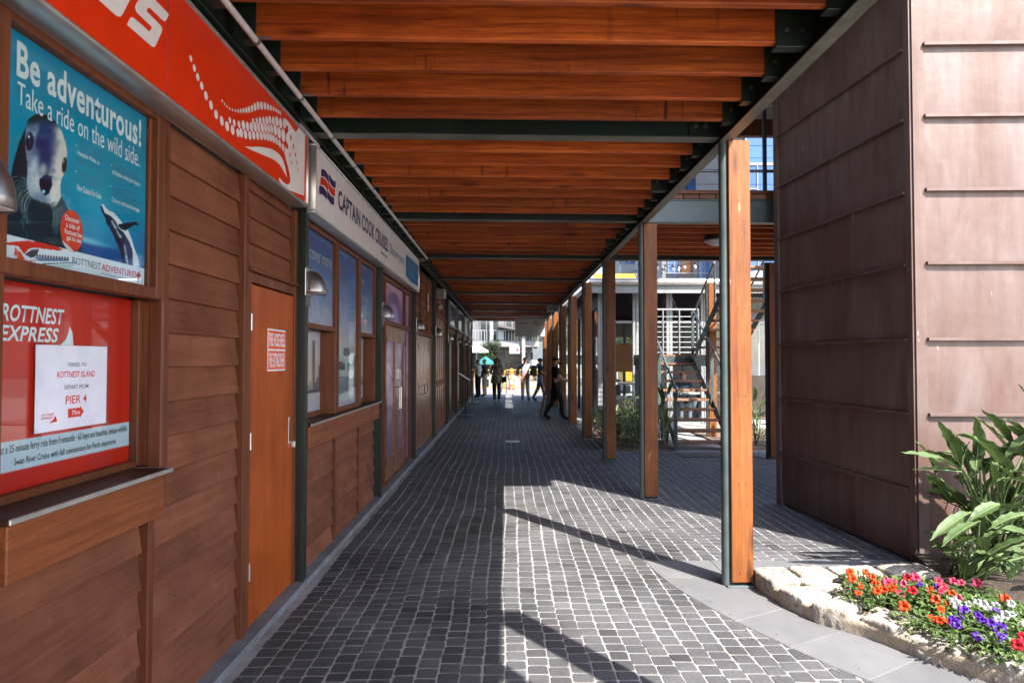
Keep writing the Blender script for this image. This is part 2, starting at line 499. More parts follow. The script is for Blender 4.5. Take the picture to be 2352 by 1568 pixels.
M['teal'] = surf('teal_canvas', (.015, .16, .15), (.01, .12, .115), 3, .7, .1)
M['canvas'] = surf('white_canvas', (.36, .355, .345), (.30, .295, .29), 3, .8, .1)
# ------------------------------------------------------------------ ground and paving
tag(Geo().box(-900, 900, -300, 1600, -.6, -.03).build('ground', M['concrete']), kind='structure')
tag(Geo().box(-40, 60, 29.25, 140, -.05, -.012).build('plaza', M['plaza']), kind='structure')
paving = tag(Geo().prism([(-1.5, -4), (2.3, -4), (2.3, 2.55), (6.3, 2.55), (6.3, 29.2), (-1.5, 29.2)], -.028, -.0024).build('paving', M['sand']), kind='structure')
def in_poly(x, y, P):
    c = False; j = len(P)-1
    for i in range(len(P)):
        if (P[i][1] > y) != (P[j][1] > y) and x < (P[j][0]-P[i][0])*(y-P[i][1])/(P[j][1]-P[i][1])+P[i][0]: c = not c
        j = i
    return c
# planter front foot, then the slab margin round it
FOOT = [(1.736, 4.834), (1.752, 4.681), (1.798, 4.425), (1.884, 4.161), (1.985, 4.047), (2.071, 3.951), (2.156, 3.790), (2.202, 3.684), (2.319, 3.514), (2.41, 3.386), (2.62, 3.10), (2.95, 2.72)]
SLABREG = [(1.10, 5.47), (1.12, 5.2), (1.17, 4.9), (1.25, 4.6), (1.40, 4.2), (1.576, 3.825), (1.70, 3.594), (1.804, 3.428), (2.05, 3.05), (2.35, 2.62), (4.2, 2.6), (4.2, 5.47)]
BED2 = [(1.72, 11.75), (6.3, 11.75), (6.3, 29.2), (1.72, 29.2)]         # beyond: garden bed, stairs, cafe
def paver_verts(cx, cy, w, d, rng, z0):
    """irregular sett with a worn, bevelled top"""
    def j(a): return (rng.random()-.5)*a
    b = .0045
    top, low = [], []
    for sx, sy in ((-1,-1), (1,-1), (1,1), (-1,1)):
        x = cx + sx*w/2 + j(.005); y = cy + sy*d/2 + j(.0035)
        c = .010
        for k in (0, 1):                                           # clipped corner: two points
            if (sx*sy > 0) == (k == 0): px, py = x, y - sy*c
            else: px, py = x - sx*c, y
            top.append((px, py))
    cxm = cx; cym = cy
    zt = [z0 + j(.0010) for _ in range(8)]
    T = [(p[0]+(cxm-p[0])*b/(w/2), p[1]+(cym-p[1])*b/(d/2), zt[i]) for i, p in enumerate(top)]
    Mx = [(p[0], p[1], zt[i]-.0022) for i, p in enumerate(top)]
    Lx = [(p[0], p[1], -.02) for p in top]
    vs = T + Mx + Lx
    fs = [tuple(range(8))]
    for r in (0, 1):
        for i in range(8):
            i2 = (i+1) % 8
            fs.append((r*8+i, (r+1)*8+i, (r+1)*8+i2, r*8+i2))
    return vs, fs
PITCH, ROW = .1125, .1065
cells = []
ncol = int((6.2+1.36)/PITCH)
prng = random.Random(5)
for c in range(ncol):
    x0 = -1.365 + c*PITCH
    y = 1.9 - prng.random()*ROW
    wob = c*.17 + prng.random()*.25
    while y < 29.1:
        d = ROW*(.90 + .22*prng.random())
        if prng.random() < .05: d *= 1.25
        x = x0 + .009*math.sin(y*1.7+wob) + .005*math.sin(y*4.1+wob*2) + (prng.random()-.5)*.004
        yc = y + d/2
        if y < 2.6 and x > 2.15: y += d; continue
        if not all(in_poly(x+PITCH/2+a, yc+b, SLABREG) for a in (-.055, .055) for b in (-.05, .05)) and not in_poly(x+PITCH/2, yc, BED2):
            w = PITCH - .0060 - prng.random()*.0045
            cells.append((x+PITCH/2, yc, w, d-.0050-.003*prng.random(), prng.gauss(1.0, .10) if prng.random() > .06 else prng.uniform(.6, .85)))
        y += d
def vis_key(c):
    x, y = c[0], c[1]
    inside = y > 3.30 and abs(x) < y*.76
    return (0 if inside else 1, y + .15*abs(x))
cells.sort(key=vis_key)
def with_tint(me, tints):
    a = me.attributes.new('tint', 'FLOAT', 'FACE'); a.data.foreach_set('value', tints)
for i, c in enumerate(cells[:300]):
    vs, fs = paver_verts(c[0], c[1], c[2], c[3], prng, prng.gauss(0, .0004))
    me = bpy.data.meshes.new('paver'); me.from_pydata(vs, [], fs); me.materials.append(M['paver'])
    with_tint(me, [c[4]]*len(fs))
    link('paver', me, paving)
V, Fc, T = [], [], []
for c in cells[300:]:
    vs, fs = paver_verts(c[0], c[1], c[2], c[3], prng, prng.gauss(0, .0004))
    if c[1] > 14: vs, fs = vs[:16], fs[:9]
    o = len(V); V += vs; Fc += [tuple(k+o for k in f) for f in fs]; T += [c[4]]*len(fs)
me = bpy.data.meshes.new('paver_field'); me.from_pydata(V, [], Fc); me.materials.append(M['paver']); with_tint(me, T)
tag(link('paver_field', me, paving), kind='stuff')
# bluestone slabs
def slab(poly, z=.0025, g=.0035):
    cx = sum(p[0] for p in poly)/len(poly); cy = sum(p[1] for p in poly)/len(poly)
    q = []
    for p in poly:
        d = math.hypot(p[0]-cx, p[1]-cy); k = (d-g)/d
        q.append((cx+(p[0]-cx)*k, cy+(p[1]-cy)*k))
    if sum(q[i][0]*q[(i+1) % len(q)][1]-q[(i+1) % len(q)][0]*q[i][1] for i in range(len(q))) < 0: q = q[::-1]
    n = len(q)
    qi = [(cx+(a-cx)*.993, cy+(b-cy)*.993) for a, b in q]
    g_ = Geo()
    vs = [(a, b, z) for a, b in qi] + [(a, b, z-.0025) for a, b in q] + [(a, b, -.024) for a, b in q]
    fs = [tuple(range(n))] + [(r*n+i, (r+1)*n+i, (r+1)*n+(i+1) % n, r*n+(i+1) % n) for r in (0, 1) for i in range(n)]
    g_.add(vs, fs); g_.build('paving_slab', M['slab'], paving)
slab([(1.10, 5.47), (1.12, 5.2), (1.145, 5.05), (1.62, 5.02), (1.62, 5.47)])
slab([(1.145, 5.05), (1.17, 4.9), (1.25, 4.6), (1.40, 4.2), (1.80, 4.425), (1.752, 4.68), (1.73, 4.86), (1.62, 5.02)])
slab([(1.40, 4.2), (1.50, 3.99), (1.576, 3.825), (1.985, 4.047), (1.884, 4.161), (1.80, 4.425)])
slab([(1.576, 3.825), (1.70, 3.594), (1.804, 3.428), (2.202, 3.674), (2.156, 3.79), (2.071, 3.951), (1.985, 4.047)])
slab([(1.804, 3.428), (1.95, 3.20), (2.08, 3.01), (2.46, 3.30), (2.319, 3.514), (2.202, 3.674)])
slab([(2.08, 3.01), (2.35, 2.62), (2.98, 2.62), (2.62, 3.10), (2.46, 3.30)])
slab([(1.62, 4.94), (2.40, 4.92), (2.24, 5.47), (1.62, 5.47)])
slab([(2.40, 4.92), (3.14, 4.92), (3.14, 5.47), (2.24, 5.47)])
# kerb strip under the kiosk wall
tag(Geo().cbox(-1.60, -1.415, -4, 29, -.03, .028, .012).build('kerb', M['kerb']), kind='structure')
# drain grate in front of the stairs
gr = thing('drain_grate', 'ribbed metal drain grate set in the pavers before the stairs', 'drain grate', (3.5, 11.4, 0))
Geo().box(2.9, 4.25, 11.18, 11.6, -.01, .004).build('frame', M['black'], gr)
for i in range(26):
    Geo().box(2.93+i*.05, 2.955+i*.05, 11.2, 11.58, .004, .009).build('bar', M['galv'], gr)
cov = Geo().cbox(-.02, .26, 13.2, 13.5, -.02, .004, .004).build('manhole_cover', M['galv'])
tag(cov, 'small square metal inspection cover flush in the dark pavers', 'cover')
# paved court beyond the kiosk and garden bed soil
tag(Geo().prism([(1.74, 11.95), (2.98, 11.95), (2.98, 16.1), (2.3, 16.1), (1.9, 15.0), (1.74, 13.6)], -.02, .03).build('soil', M['mulch']), kind='structure')
tag(Geo().prism([(4.02, 12.1), (6.2, 12.1), (6.2, 15.6), (4.02, 15.6)], -.02, .03).build('soil', M['mulch']), kind='structure')
tag(Geo().box(1.73, 6.3, 11.76, 11.945, -.02, .004).build('concrete_strip', M['slab']), kind='structure')

# leaf litter and grit blown against the slabs and into the joints
lg = Geo(); lr = random.Random(31)
for _ in range(150):
    if lr.random() < .6:
        u = lr.random(); k = int(u*9); p, q = SLABREG[1+min(k, 7)], SLABREG[2+min(k, 7)]; f = lr.random()
        x, y = p[0]+(q[0]-p[0])*f+lr.gauss(-.05, .07), p[1]+(q[1]-p[1])*f+lr.gauss(0, .08)
    else: x, y = lr.uniform(-1.3, 1.6), lr.uniform(3.3, 11)
    a = lr.uniform(0, 6.28); L = lr.uniform(.006, .026)
    dx, dy = math.cos(a)*L, math.sin(a)*L
    lg.add([(x, y, .003), (x+dx*.5-dy*.3, y+dy*.5+dx*.3, .006), (x+dx, y+dy, .0035), (x+dx*.5+dy*.3, y+dy*.5-dx*.3, .005)], [(0, 3, 2, 1)])
tag(lg.build('leaf_litter', M['mulch']), 'dry leaf bits and grit scattered on the pavers and slabs', 'leaf litter', kind='stuff')
# ------------------------------------------------------------------ printed panels and lettering
def srgb2lin(a):
    a = np.clip(a/255.0, 0, 1)
    return np.where(a <= .04045, a/12.92, ((a+.055)/1.055)**2.4)
def print_panel(name, y0, y1, z0, z1, x, fn, nu, nv, parent=None):
    u = np.linspace(y0, y1, nu+1); v = np.linspace(z0, z1, nv+1)
    U, Vv = np.meshgrid(u, v)
    verts = np.stack([np.full(U.size, x), U.ravel(), Vv.ravel()], 1)
    i = np.arange(nv)[:, None]*(nu+1) + np.arange(nu)[None, :]
    i = i.ravel(); faces = np.stack([i, i+1, i+nu+2, i+nu+1], 1)
    me = bpy.data.meshes.new(name)
    me.from_pydata(verts.tolist(), [], faces.tolist())
    rgb = srgb2lin(fn(U.ravel(), Vv.ravel()))
    ca = me.color_attributes.new('Col', 'FLOAT_COLOR', 'POINT')
    ca.data.foreach_set('color', np.concatenate([rgb, np.ones((len(rgb), 1))], 1).ravel().astype(np.float32))
    me.materials.append(M['print'])
    return link(name, me, parent)
def fbm(x, y, s, seed=0, oct=4):
    """cheap value noise"""
    out = np.zeros_like(x); amp = 1; tot = 0
    for o in range(oct):
        xs, ys = x*s*2**o + 17.3*seed, y*s*2**o + 9.1*seed
        xi, yi = np.floor(xs), np.floor(ys); fx, fy = xs-xi, ys-yi
        fx, fy = fx*fx*(3-2*fx), fy*fy*(3-2*fy)
        h = lambda a, b: np.modf(np.abs(np.sin(a*127.1+b*311.7+seed*7.7)*43758.5453))[0]
        out += amp*((h(xi, yi)*(1-fx)+h(xi+1, yi)*fx)*(1-fy) + (h(xi, yi+1)*(1-fx)+h(xi+1, yi+1)*fx)*fy)
        tot += amp; amp *= .5
    return out/tot
def sst(a, b, x): t = np.clip((x-a)/(b-a), 0, 1); return t*t*(3-2*t)
def over(base, col, m): return base*(1-m[:, None]) + np.array(col, float)[None, :]*m[:, None]
def ell(x, y, cx, cy, rx, ry, rot=0.0, soft=.08):
    c, s = math.cos(rot), math.sin(rot)
    dx, dy = x-cx, y-cy
    d = np.sqrt(((dx*c+dy*s)/rx)**2 + ((-dx*s+dy*c)/ry)**2)
    return 1-sst(1-soft, 1+soft, d)
def seg(x, y, ax, ay, bx, by, w0, w1=None, soft=.004):
    w1 = w0 if w1 is None else w1
    dx, dy = bx-ax, by-ay
    t = np.clip(((x-ax)*dx+(y-ay)*dy)/(dx*dx+dy*dy), 0, 1)
    d = np.hypot(x-ax-t*dx, y-ay-t*dy)
    w = w0+(w1-w0)*t
    return 1-sst(w-soft/2, w+soft/2, d)
def polym(x, y, P):
    m = np.zeros(x.shape, bool); j = len(P)-1
    for i in range(len(P)):
        yi, yj = P[i][1], P[j][1]
        if yi != yj:
            m ^= ((yi > y) != (yj > y)) & (x < (P[j][0]-P[i][0])*(y-yi)/(yj-yi)+P[i][0])
        j = i
    return m.astype(float)
def grad(z, stops):
    z0 = [s[0] for s in stops]
    return np.stack([np.interp(z, z0, [s[1][k] for s in stops]) for k in range(3)], 1)

def text_obj(body, mat, y0, y1, z0, z1, x, parent=None, name='lettering', bold=0.0, shear=0.0, keep=False, world=None):
    """lettering on a wall plane facing +x, fitted into y0..y1, z0..z1 (keep: only the height is fitted)"""
    cu = bpy.data.curves.new('txt', 'FONT'); cu.body = body; cu.size = 1.0
    cu.offset = bold; cu.space_character = 1+bold*2.2; cu.shear = shear; cu.resolution_u = 3
    ob = bpy.data.objects.new('txt', cu); COL.objects.link(ob)
    me = bpy.data.meshes.new_from_object(ob)
    bpy.data.objects.remove(ob); bpy.data.curves.remove(cu)
    n = len(me.vertices); co = np.empty(n*3); me.vertices.foreach_get('co', co); co = co.reshape(-1, 3)
    mn, mx = co.min(0), co.max(0)
    sy = (z1-z0)/(mx[1]-mn[1]); sx = sy if keep else (y1-y0)/(mx[0]-mn[0])
    a = y0 + (co[:, 0]-mn[0])*sx; b = z0 + (co[:, 1]-mn[1])*sy
    if world: P = np.array([world(p, q) for p, q in zip(a, b)])
    else: P = np.stack([np.full(n, x), a, b], 1)
    me.vertices.foreach_set('co', P.ravel()); me.materials.clear(); me.materials.append(mat); me.update()
    me.name = name
    return link(name, me, parent)
def flat_poly(name, pts, x, mat, parent):
    """flat printed shape on a wall plane; pts are (y, z)"""
    area = sum(pts[i][0]*pts[(i+1) % len(pts)][1]-pts[(i+1) % len(pts)][0]*pts[i][1] for i in range(len(pts)))
    if area < 0: pts = pts[::-1]
    me = bpy.data.meshes.new(name); me.from_pydata([(x, a, b) for a, b in pts], [], [tuple(range(len(pts)))]); me.materials.append(mat)
    return link(name, me, parent)

# ------------------------------------------------------------------ kiosk building
XW = -1.51
kiosk = thing('kiosk_building', 'long brown weatherboard ticket kiosk with dark green steel posts', 'building', (-3, 12, 0))
wall = Geo()
wall.box(-5.0, -1.665, -4, 29, -.02, 3.44).build('wall', M['darkwall'], kiosk)
wallpart = wall and [o for o in kiosk.children][0]
Geo().box(-5.0, .9, -4, 29, 3.62, 7.4).build('sky_blocking_storey', M['darkwall'], kiosk)  # unseen storey added to keep open sky off the copper side
# infill behind the boards where there is no window
def infill(y0, y1, z0, z1, x0=-1.66, x1=-1.545):
    Geo().box(x0, x1, y0, y1, z0, z1).build('wall_panel', M['darkwall'], kiosk)
WBM = {}
def weatherboards(y0, y1, z0, z1, pitch=.1545, x=XW-.028):
    key = round(y1-y0, 3)
    if key not in WBM:
        L = y1-y0
        prof = [(-.006, 0), (.026, 0), (.029, .003), (.028, .010), (.004, pitch+.012), (-.006, pitch+.012)]
        g = Geo(); ns = max(2, int(L/.3))
        vs = []
        for i in range(ns+1):
            w = .0015*math.sin(i*2.1+key*9)
            for a, b in prof: vs.append((a + (w if a > 0 else 0), i*L/ns, b))
        m = len(prof); fs = [(i*m+k, i*m+(k+1) % m, (i+1)*m+(k+1) % m, (i+1)*m+k) for i in range(ns) for k in range(m)]
        fs += [tuple(range(m-1, -1, -1)), tuple(ns*m+k for k in range(m))]
        fs = [f[::-1] for f in fs]
        g.add(vs, fs); WBM[key] = g.mesh('weatherboard', M['board'])
    z = z0
    while z < z1-.03:
        o = link('weatherboard', WBM[key], wallpart, (x + random.uniform(-.0015, .0015), y0, z), (random.uniform(-.0012, .0012), random.uniform(-.006, .006), 0))
        z += pitch
def trim(y0, y1, z0, z1, x1=XW+.012, m='trim', name='trim_board', x0=-1.56, c=.003):
    return Geo().cbox(x0, x1, y0, y1, z0, z1, c).build(name, M[m], kiosk)
def frame_window(y0, y1, z0, z1, xg, w=.045, x1=XW+.01, name='window', par=None, mm='trim'):
    g = Geo()
    g.cbox(xg-.02, x1, y0-w, y0, z0-w, z1+w, .004); g.cbox(xg-.02, x1, y1, y1+w, z0-w, z1+w, .004)
    g.cbox(xg-.018, x1-.002, y0-.001, y1+.001, z1, z1+w, .004); g.cbox(xg-.018, x1-.002, y0-.001, y1+.001, z0-w, z0, .004)
    return g.build(name, M[mm], par or kiosk)
POSTY = [1.80]+[1.95+3*k for k in range(1, 10)]
for yp in POSTY:
    g = Geo(); g.cbox(-1.60, -1.448, yp-.05, yp+.05, .0, 3.44, .004)
    g.build('post', M['green'], kiosk)
    Geo().cbox(-1.47, -1.436, yp-.06, yp-.051, 0.0, 3.2, .001).build('post_flange', M['green'], kiosk)

# --- bay 0: ticket window, cladding, door
infill(-4, 2.0, 0, 3.2)
weatherboards(-.4, 1.73, .03, 2.66)
PY0, PY1, PZ0, PZ1 = 2.055, 2.93, 1.908, 2.632
w0 = frame_window(PY0, PY1, PZ0, PZ1, XW-.035, .05, XW+.012)
# inner bead and glass over the poster
Geo().cbox(XW-.033, XW-.012, PY1-.022, PY1, PZ0, PZ1, .003).build('glazing_bead', M['trim'], w0)
Geo().box(XW-.026, XW-.023, PY0, PY1-.022, PZ0, PZ1).build('pane', M['glass'], w0)
# lower opening: deep reveal, recessed pane
LY0, LY1, LZ0, LZ1 = 2.05, 2.965, 1.165, 1.858
XR = -1.63
lw = Geo()
lw.cbox(XR-.02, XW+.010, LY1+.03, LY1+.085, LZ0-.03, LZ1, .004)                # right reveal post
lw.cbox(XR-.02, XR+.04, LY1, LY1+.031, LZ0-.02, LZ1, .003)
lw.cbox(XR-.02, XW+.010, LY0-.06, LY0, LZ0-.03, LZ1, .004)
lw.cbox(XR-.022, XR+.035, LY0, LY1+.001, LZ0-.035, LZ0, .003)
lw = lw.build('window', M['trim'], kiosk)
Geo().box(XR+.010, XR+.0125, LY0, LY1, LZ0, LZ1).build('pane', M['glass'], lw)
infill(2.0, 3.0, 0, 1.12, x1=-1.545); infill(2.0, 3.1, 2.68, 3.2)
infill(3.03, 4.95, 0, 3.2)
def counter(y0, y1, ztop, drop, xo):
    c = Geo().cbox(-1.64, xo-.008, y0, y1, ztop-.020, ztop, .003).build('ticket_counter', M['countertop'], kiosk)
    Geo().cbox(xo-.0075, xo, y0-.004, y1+.004, ztop-.017, ztop+.001, .002).build('edge_strip', M['alu'], c)
    Geo().cbox(-1.6, xo-.007, y1+.0002, y1+.005, ztop-.017, ztop+.001, .001).build('edge_strip', M['alu'], c)
    Geo().cbox(-1.55, xo-.022, y0+.015, y1-.03, ztop-.021-drop, ztop-.0205, .004).build('fascia_board', M['counter'], c)
    return c
counter(1.99, 2.945, 1.138, .175, -1.425)
weatherboards(2.0, 2.885, .02, .94, x=XW-.04)
trim(2.90, 2.945, .02, .945, XW+.008)
weatherboards(2.955, 3.872, .02, .93); weatherboards(3.055, 3.872, .947, 2.67)
trim(3.885, 3.945, .02, 2.66, XW+.022)
trim(2.99, 3.048, .95, 2.70, XW+.006)
weatherboards(4.02, 4.80, 2.135, 2.67)
trim(4.83, 4.885, 2.12, 2.66, XW+.016)
for yy in (3.16, 3.78):
    for r_ in range(17):
        Geo().tube([(XW-.006, yy, .06+r_*.1545), (XW-.001, yy, .06+r_*.1545)], .0032, 6).build('nail', M['bolt'], wallpart)
# door
dr = Geo().cbox(-1.57, XW+.004, 4.03, 4.835, .035, 2.045, .003).build('door', M['door'], kiosk)
fr = Geo()
fr.cbox(-1.58, XW+.012, 3.962, 4.022, .02, 2.115, .003); fr.cbox(-1.58, XW+.012, 4.842, 4.892, .02, 2.115, .003)
fr.cbox(-1.578, XW+.010, 4.0225, 4.8415, 2.055, 2.113, .003)
fr.build('door_frame', M['trim'], dr)
Geo().box(-1.585, -1.575, 4.02, 4.845, .03, 2.06).build('door_gap', M['black'], dr)
Geo().cbox(-1.555, XW+.035, 3.95, 4.90, 2.116, 2.135, .003).build('drip_mould', M['trimy'], dr)
for hz in (.36, 1.12, 1.82):
    g = Geo(); g.tube([(XW+.010, 4.026, hz-.05), (XW+.010, 4.026, hz+.05)], .008, 8); g.box(XW+.003, XW+.006, 4.030, 4.055, hz-.045, hz+.045)
    g.build('hinge', M['alu'], dr)
g = Geo(); g.cbox(XW+.003, XW+.007, 4.745, 4.785, 1.02, 1.20, .002); g.build('flush_pull', M['alu'], dr)
Geo().box(XW+.0075, XW+.008, 4.752, 4.778, 1.035, 1.185).build('pull_recess', M['black'], dr)
Geo().cbox(XW+.003, XW+.03, 4.80, 4.83, .985, 1.03, .004).build('latch', M['alu'], dr)
# fire sign
fs_ = thing('fire_sign', 'red and white fire hose reel and fire extinguisher sign on the orange door', 'sign', (XW+.005, 4.45, 1.45))
Y0, ZT = wallp(608, 767)[0], 1.745
Geo().box(XW+.0045, XW+.006, 4.315, 4.655, 1.525, 1.795).build('backing', M['printwhite'], fs_)
Geo().box(XW+.0045, XW+.0072, 4.325, 4.645, 1.667, 1.785).build('upper_panel', M['firered'], fs_)
Geo().box(XW+.0045, XW+.0072, 4.325, 4.645, 1.535, 1.655).build('lower_panel', M['firered'], fs_)
text_obj('FIRE HOSE REEL', M['printwhite'], 4.335, 4.638, 1.683, 1.770, XW+.0078, fs_, bold=.02)
text_obj('FIRE EXTINGUISHER', M['printwhite'], 4.34, 4.632, 1.548, 1.642, XW+.0078, fs_, bold=.02)

# --- poster above
def seal_poster(Y, Z):
    a, b = Y-2.05, Z-1.908
    # measured photo coordinates of the two animals on the poster plane
    nx = (1163 - 1.54*F_PX/Y)/.57422; ny = (825 - (Z-1.6)*F_PX/Y)/.57422
    x, y = (nx-20)/.7373, (ny-420)/.7373
    wx, wy = (nx-360)/.3571, (ny-780)/.3571
    n = fbm(a, b, 9, 1); nf = fbm(a, b, 60, 2); n3 = fbm(a, b, 26, 5); mott = fbm(x, y, .045, 21, 5); m2 = fbm(x, y, .018, 22)
    c = grad(b, [(.0, (8, 84, 150)), (.16, (12, 112, 168)), (.3, (4, 138, 172)), (.5, (2, 142, 178)), (.73, (14, 128, 166))])
    c = c*(.93+.14*n)[:, None]
    c = over(c, (110, 205, 222), ell(a, b, .50, .22, .12, .16, 0, .9)*.35)
    sea = (1-sst(.118, .128, b))*sst(.30, .36, a)                  # horizon and sea
    c = over(c, (8, 70, 140), sea*(.7+.4*fbm(a, b*6, 30, 7)))
    c = over(c, (160, 212, 230), ell(a, b, .44, .128, .12, .012, 0, .8)*.7)
    # seal: body
    body = polym(x, y, [(112, 105), (70, 200), (40, 320), (22, 450), (-20, 600), (-20, 730), (430, 830), (410, 760), (372, 640), (330, 540), (300, 480), (160, 505), (118, 400)])
    c = over(c, (9, 27, 38), body*.96)
    c = over(c, (20, 92, 104), body*sst(.58, .72, fbm(x*2.2, y, .012, 9))*sst(520, 640, y)*.75)
    head = polym(x, y, [(118, 75), (148, 50), (190, 42), (232, 55), (272, 92), (302, 142), (321, 200), (332, 262), (327, 330), (318, 372), (304, 400), (298, 440), (302, 500), (278, 545), (236, 556), (200, 546), (160, 515), (134, 490), (116, 440), (118, 390), (122, 335), (112, 280), (105, 220), (104, 160), (109, 110)])
    c = over(c, (96, 112, 142), head)
    c = over(c, (150, 160, 180), head*(mott*.9))
    pale = np.clip(sst(215, 285, x+(mott-.5)*70)*sst(60, 150, y), 0, 1)
    c = over(c, (232, 216, 206), head*pale*(.72+.4*mott))
    c = over(c, (34, 50, 104), head*ell(x, y, 205, 175, 62, 130, -.12, .55)*(.55+.75*m2))
    c = over(c, (26, 36, 84), head*ell(x, y, 212, 300, 34, 75, 0, .6)*.75)
    c = over(c, (14, 34, 40), head*(1-sst(52, 112, y-.30*np.abs(x-190)))*.95)
    c = over(c, (204, 214, 226), head*ell(x, y, 152, 150, 18, 45, .3, .8)*.7*(mott+.3))
    c = over(c, (200, 206, 220), head*ell(x, y, 148, 340, 22, 60, .3, .9)*(.3+.8*mott))
    c = over(c, (226, 220, 218), head*ell(x, y, 168, 420, 40, 62, 0, .6)*(.4+.7*mott))
    c = over(c, (240, 226, 220), head*ell(x, y, 268, 470, 42, 62, 0, .6)*(.5+.6*mott))
    c = over(c, (232, 222, 216), head*ell(x, y, 205, 345, 16, 26, 0, .9)*.7)
    c = over(c, (12, 14, 34), polym(x, y, [(184, 402), (214, 378), (250, 384), (254, 438), (238, 482), (216, 494), (196, 472), (183, 432)])*.97)
    c = over(c, (46, 62, 130), polym(x, y, [(192, 400), (215, 384), (244, 388), (240, 408), (214, 402)])*.7)
    c = over(c, (150, 215, 235), ell(x, y, 208, 470, 9, 10, 0, .4))
    c = over(c, (26, 20, 26), polym(x, y, [(160, 512), (200, 528), (240, 536), (268, 530), (252, 558), (212, 566), (176, 548)])*.9)
    c = over(c, (120, 92, 88), ell(x, y, 262, 540, 24, 14, -.2, .6)*.6)
    c = over(c, (12, 12, 34), ell(x, y, 128, 196, 21, 50, .05, .22)); c = over(c, (60, 52, 110), ell(x, y, 130, 205, 10, 30, 0, .6)*.6); c = over(c, (225, 235, 245), ell(x, y, 124, 170, 4, 9, 0, .5))
    c = over(c, (34, 24, 26), ell(x, y, 318, 325, 13, 42, .08, .25)); c = over(c, (210, 200, 195), ell(x, y, 314, 306, 4, 9, 0, .5)*.8)
    for k in range(30):                                             # whiskers
        t = (k//2)/15
        if k % 2: ox, oy, ex, ey = 128+8*(k % 3), 410+90*t, 20+110*t, 400+260*t**.7
        else: ox, oy, ex, ey = 296-60*t, 480+50*t, 372-120*t, 560+120*t**.6
        mx_, my_ = (ox+ex)/2 + (-14 if k % 2 else 14), (oy+ey)/2 - 18
        for p0, p1 in (((ox, oy), (mx_, my_)), ((mx_, my_), (ex, ey))): c = over(c, (222, 228, 232), seg(x, y, *p0, *p1, 1.4, .9, 2.6)*.62)
    # whale
    W = polym(wx, wy, [(112, 120), (145, 98), (165, 130), (210, 175), (265, 200), (320, 260), (365, 315), (430, 400), (470, 500), (500, 600), (540, 700), (560, 800), (500, 800), (360, 760), (345, 650), (310, 560), (260, 450), (215, 360), (188, 330), (170, 260), (130, 190)])
    wn_ = fbm(wx, wy, .03, 31)
    c = over(c, (226, 224, 232), W)
    Dk = polym(wx, wy, [(112, 120), (135, 125), (165, 200), (240, 240), (290, 300), (320, 370), (380, 420), (440, 520), (480, 620), (490, 800), (360, 760), (345, 650), (310, 560), (260, 450), (215, 360), (188, 330), (170, 260), (130, 190)])
    c = over(c, (20, 24, 56), Dk*.97); c = over(c, (70, 78, 132), Dk*ell(wx, wy, 440, 620, 36, 130, -.2, .7)*.6)
    for p in ((245, 295, 290, 370), (388, 560, 425, 770), (300, 400, 345, 470)): c = over(c, (214, 218, 230), Dk*seg(wx, wy, *p, 9, 13, 12)*(.4+.7*wn_))
    c = over(c, (20, 20, 36), polym(wx, wy, [(318, 325), (380, 318), (450, 305), (510, 298), (540, 320), (534, 348), (500, 335), (450, 365), (400, 402), (350, 388), (314, 352)])*.98)
    c = over(c, (236, 240, 246), ell(wx, wy, 545, 770, 70, 90, 0, .8)*.55*(.5+wn_))
    # white foot with the boat
    foot = (b < .077).astype(float)
    c = over(c, (226, 224, 232), foot)
    c = over(c, (218, 44, 22), polym(x, y, [(-20, 752), (60, 742), (130, 736), (200, 748), (322, 782), (300, 792), (170, 776), (135, 782), (110, 812), (95, 792), (75, 766), (20, 760)]))
    c = over(c, (220, 84, 60), polym(x, y, [(60, 770), (92, 800), (120, 845), (185, 842), (180, 850), (70, 850), (55, 810)])*(.35+.75*sst(.4, .6, nf)))
    c = over(c, (40, 30, 40), polym(x, y, [(112, 812), (150, 785), (190, 782), (180, 812), (150, 832)])*.85)
    c = over(c, (84, 96, 148), polym(x, y, [(165, 828), (350, 838), (350, 852), (190, 848)])*.8)
    for k in range(13): c = over(c, (44, 30, 38), ell(x, y, 165+k*15, 818+k*1.4, 5, 9, 0, .4)*.85)
    c = over(c, (246, 246, 250), polym(x, y, [(60, 852), (200, 850), (398, 850), (390, 862), (210, 866), (100, 860)]))
    c = over(c, (40, 44, 54), polym(x, y, [(205, 860), (398, 851), (395, 858), (210, 867)])*.8)
    c = over(c, (150, 182, 182), polym(x, y, [(240, 872), (390, 860), (360, 885), (260, 892)])*.7)
    # round sticker
    st = ell(a, b, .372, .146, .063, .074, 0, .02)
    c = over(c, (228, 62, 34), st)
    c = over(c, (214, 206, 206), st*polym(a, b, [(.29, .12), (.335, .098), (.37, .084), (.39, .07), (.3, .05)]))
    return np.clip(c*1.04, 0, 255)
po = thing('poster', 'teal seal and whale poster reading Be adventurous, behind glass in the kiosk', 'poster', (XW-.03, 2.5, 1.9))
XP = XW-.030
print_panel('picture', PY0+.001, PY1-.021, PZ0+.001, PZ1-.001, XP, seal_poster, 330, 270, po)
PT = XP+.0012
text_obj('Be adventurous!', M['printwhite'], 2.135, 2.865, 2.490, 2.606, PT, po, bold=.024)
text_obj('Take a ride on the wild side.', M['printwhite'], 2.14, 2.855, 2.404, 2.476, PT, po)
